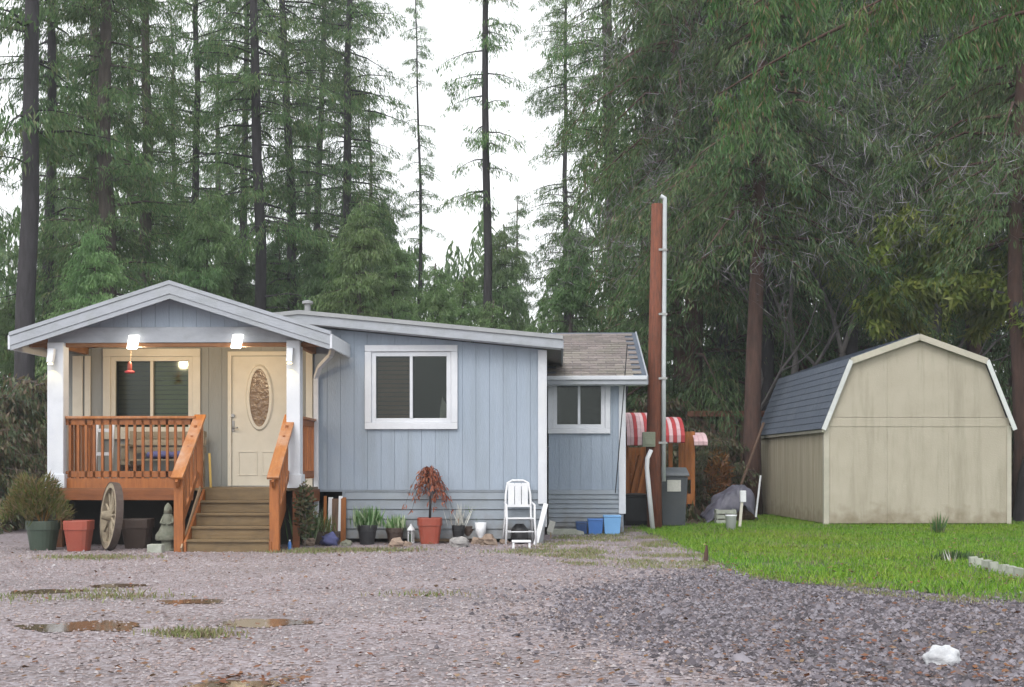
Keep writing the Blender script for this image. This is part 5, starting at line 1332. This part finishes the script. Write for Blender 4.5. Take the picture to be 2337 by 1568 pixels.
for i, (u, Y, k, v, sc, lb) in enumerate(rows):
    plant_tree('conifer' if k != 'cedar' else 'cedar_tree', lb, 'tree', u, Y, K[k][v], rz=i * 1.13, sc=sc, tilt=R(random.uniform(-1.2, 1.2)), group='evergreens behind the house')
# younger trees making the lower green band
young = [(470, 40, 1.05, 0), (545, 45, .95, 1), (640, 50, 1.1, 0), (730, 43, 1.0, 1), (820, 40, 1.02, 0), (905, 47, 1.0, 1), (985, 40, .82, 0), (1050, 45, .85, 1), (1140, 42, .72, 0), (1215, 50, .72, 1), (1290, 40, .95, 0), (860, 58, 1.4, 1), (520, 60, 1.25, 0), (210, 33, .8, 0), (10, 40, .7, 1), (1480, 36, .8, 1), (1640, 40, .9, 0)]
ylab = ['young pale conifer right behind the porch roof slope', 'small conifer between the porch gable and the bare trunks', 'young conifer below the second bare trunk', 'light green young conifer above the main roof ridge',
        'bushy young conifer above the left end of the main roof', 'pale young conifer over the main window', 'low light-green conifer in the centre below the sky', 'small conifer left of the narrow straight tree', 'smallest conifer under the V of sky', 'low distant conifer right of the V of sky',
        'young conifer above the right eave of the main roof', 'taller distant pale conifer over the middle of the roof', 'taller distant conifer right of the porch gable', 'young conifer left of the porch gable low down', 'young conifer at the far left behind the thick trunk', 'young conifer behind the lower wing roof', 'young conifer behind the playset']
for (u, Y, sc, v), lb in zip(young, ylab):
    plant_tree('young_conifer', lb, 'tree', u, Y, K['young'][v], rz=u * .7, sc=sc, group='young evergreens above the roof')
# bare grey alders with twigs at the right
A1 = bare_tree(41, 13, .13, M['bark_pale'], depth=8, spread=.5); A2 = bare_tree(47, 13, .12, M['bark_pale'], depth=8, spread=.6)
for u, Y, m_, rz, sc, lb in ((1790, 33.4, A1, 0, 1.05, 'bare grey alder with fine twigs directly behind the left shed roof'), (1700, 34, A2, 2, .95, 'bare grey alder with spreading twigs between playset and shed'), (1965, 33.2, A1, 4, 1.1, 'bare pale alder rising behind the left of the shed peak'), (2120, 35, A2, 3.4, 1.05, 'bare pale alder right behind the shed peak')):
    plant_tree('bare_alder', lb, 'tree', u, Y, m_, parts=('trunk', 'twigs'), rz=rz, sc=sc, group='bare alders at the right')
# mossy maple at the right edge
MM_ = bare_tree(77, 11, .3, M['bark_dark'], depth=5, moss=M['moss'], spread=.75)
plant_tree('mossy_maple', 'dark leafless maple with yellow-green mossy limbs at the right edge', 'tree', 2345, 27.3, MM_, parts=('trunk', 'moss'), rz=1.0, sc=1.12)
plant_tree('mossy_maple', 'smaller mossy maple behind the right half of the shed', 'tree', 2215, 32.8, MM_, parts=('trunk', 'moss'), rz=3.3, sc=1.15)
# trees whose bare trunks show under high drooping crowns
for i, (u, Y, v, sc, lb) in enumerate(((1716, 31, 0, 1.0, 'cedar with a thick reddish-brown trunk just left of the shed'), (1932, 36, 1, 1.1, 'cedar with a dark trunk rising behind the left end of the shed roof'),
      (1758, 35, 1, .95, 'slim grey-trunked cedar left of the dark trunk behind the shed'), (1655, 37, 1, 1.0, 'dark-trunked cedar between the playset and the thick red-brown trunk'),
      (2332, 29, 0, .95, 'shaggy brown cedar at the right edge beside the shed corner'), (1547, 36, 2, 1.1, 'red-barked cedar whose trunk rises just right of the service pole'), (2110, 38, 1, 1.05, 'drooping cedar above the shed peak'), (2230, 36, 0, 1.1, 'cedar above the right slope of the shed'), (1830, 38, 0, 1.05, 'drooping cedar above the rear left of the shed roof'))):
    plant_tree('cedar_tree', lb, 'tree', u, Y, (K['high'] + K['near'])[v], rz=i * 2.1, sc=sc, group='high-crowned cedars')
# big cedar just outside the right edge, its long boughs reaching over the lawn
oc_ = thing('overhanging_cedar', 'near cedar at the right whose long dark boughs hang into the top of the view', 'tree', (9.6, 19.5, 0))
MB().tube([(0, 0, -.3), (.05, 0, 4), (-.05, 0, 9), (0, 0, 17)], [.42, .34, .27, .08], 14).build('trunk', M['bark_red'], oc_, smooth=True)
rr = np.random.default_rng(91); Pb = []; Db = []
for k, (u, v, Y, z0, hang, cnt) in enumerate([(1640, 215, 19.5, 10.5, 1.5, 2600), (1600, -40, 21, 12, 1.2, 2200), (1720, 10, 18.5, 11.5, 1.2, 2600), (1830, -20, 20, 11, 1.0, 2400), (1950, 30, 18, 10, .9, 2400), (2080, -10, 20.5, 10.5, 1.0, 2400), (2180, 90, 18.5, 9, .8, 2400), (2290, 30, 20, 9.5, .9, 2200)]):
    e_ = np.array(wp(u, v, Y)) - np.array([9.6, 19.5, 0]); p0 = np.array([0, 0, z0 - 1.5]); mid = (p0 + e_) / 2 + np.array([0, 0, .9])
    q = np.linspace(0, 1, 14)[:, None]; path = (1 - q) ** 2 * p0 + 2 * q * (1 - q) * mid + q ** 2 * e_
    MB().tube([tuple(x) for x in path], [.07 * (1 - .85 * t) for t in np.linspace(0, 1, 14)], 6).build('bough', M['bark_red'], oc_, smooth=True)
    # side twigs fan out from the bough, foliage hangs from them
    ns_ = 46; tq = rr.uniform(.3, 1, ns_) ** .8
    for t_ in tq:
        b0 = np.array([np.interp(t_, q[:, 0], path[:, i]) for i in range(3)]); a = rr.uniform(0, 6.28); L_ = rr.uniform(.2, .85) * (1.25 - t_)
        b1 = b0 + np.array([math.cos(a) * L_, math.sin(a) * L_, -.15 * L_]); hg = hang * rr.uniform(.35, 1)
        m_ = int(cnt / ns_); w_ = rr.uniform(0, 1, m_)[:, None]; dn = (rr.uniform(0, 1, m_) ** 1.2)[:, None]
        Pb.append(b0 + (b1 - b0) * w_ + np.concatenate([rr.normal(0, .05, (m_, 2)), -hg * dn * (1 - .4 * w_)], 1))
        Db.append(np.concatenate([rr.normal(0, .28, (m_, 2)), -np.ones((m_, 1))], 1) + np.array([math.cos(a) * .3, math.sin(a) * .3, 0]))
Pb = np.concatenate(Pb); Db = np.concatenate(Db); Db /= np.linalg.norm(Db, axis=1, keepdims=True)
V, Fc = sprays(Pb, Db, .16 * rr.uniform(.5, 1.4, len(Pb)), .02)
place('crown', raw('crown', V, Fc, mt=M['needle_near']), oc_)
# undergrowth
bs = [(20, 27, 1.0, 'brown-green thicket at the left edge beside the porch'), (75, 30, 1.2, 'tall thicket behind the left porch post'), (-30, 24, .8, 'low thicket at the extreme left beyond the green pot'), (120, 34, 1.3, 'thicket further back behind the porch corner'),
      (1590, 32, .8, 'dark bush right of the playset'), (1640, 31, .7, 'bush behind the tarp pile'), (1700, 36, 1.2, 'thicket behind the wooden fence'), (1500, 34, 1.1, 'thicket behind the playset'), (1420, 36, 1.2, 'thicket beyond the end of the wing'),
      (2345, 30, .9, 'bush at the right edge next to the shed'), (1810, 36, 1.3, 'thicket behind the rear of the shed')]
for i, (u, Y, sc, lb) in enumerate(bs):
    plant_tree('bush', lb, 'bush', u, Y, K['bush'][i % 2], rz=i, sc=sc, group='undergrowth bushes')
t = thing('bracken', 'rust-orange bracken clump in front of the fence', 'plant', wp(1640, 0, 30.5)[:2] + (0,))
place('fronds', leaves_mesh('fronds', 900, (.3, .25, .75), .16, .035, M['orange'], seed=51, center_z=.8, up=.6), t)
MB().tube([(0, 0, 0), (.05, 0, .8)], [.02, .008], 6).build('stem', M['play'], t)

# far wood: one mass closing the background
r = np.random.default_rng(77); n = 85000
u = r.uniform(-500, 2900, n); Y = r.uniform(66, 84, n)
top = np.interp(u, [-500, 0, 300, 450, 620, 760, 900, 1010, 1100, 1190, 1230, 1300, 1380, 1500, 1700, 2900], [200, 470, 330, 480, 560, 520, 500, 560, 560, 680, 660, 480, 150, 0, -100, -100])
top = top + 60 * np.sin(u * .021) + 35 * np.sin(u * .083 + 1)
vv = top + (HV + 25 - top) * r.uniform(0, 1, n) ** .9
P = np.stack([(u - CU) / F * Y, Y, EYE + (HV - vv) / F * Y], 1); D = np.stack([r.normal(0, .4, n), r.normal(0, .4, n), -np.ones(n)], 1); D /= np.linalg.norm(D, axis=1, keepdims=True)
V, Fc = sprays(P, D, .7 * r.uniform(.5, 1.3, n), .15)
tag(place('far_wood', raw('far_wood', V, Fc, mt=M['needle_blue'])), 'distant evergreen wood closing the view behind the nearer trees', 'forest', kind='stuff')
# low ferny ground cover under the trees
n = 26000; Y = r.uniform(26, 60, n); u = np.concatenate([r.uniform(-300, 170, n // 3), r.uniform(1400, 2700, n - n // 3)])
P = np.stack([(u - CU) / F * Y, Y, np.full(n, .0)], 1); keep = ~((P[:, 0] > 4.5) & (P[:, 0] < 11) & (P[:, 1] < 32.5)) & ~((P[:, 1] < 27.5) & (P[:, 0] > 2)); P = P[keep]
D = r.normal(0, .5, P.shape); D[:, 2] = 1; D /= np.linalg.norm(D, axis=1, keepdims=True)
V, Fc = sprays(P, D, .35 * r.uniform(.3, 1.4, len(P)), .09)
tag(place('ground_cover', raw('ground_cover', V, Fc, mt=M['brush'])), 'ferns and brambles under the trees', 'undergrowth', kind='stuff')

# thin damp air
mb = MB().box(-75, 75, -4, 100, -1, 45); hz = mb.build('haze', M['white'])
hm = bpy.data.materials.new('damp_air'); hm.use_nodes = True; nt = hm.node_tree; nt.nodes.clear()
pv = nt.nodes.new('ShaderNodeVolumePrincipled'); pv.inputs['Density'].default_value = .0010; pv.inputs['Color'].default_value = (.9, .95, 1, 1); pv.inputs['Anisotropy'].default_value = .2
oo = nt.nodes.new('ShaderNodeOutputMaterial'); nt.links.new(pv.outputs[0], oo.inputs['Volume'])
hz.data.materials.clear(); hz.data.materials.append(hm)
tag(hz, 'thin damp air between the trees', 'haze', kind='stuff')
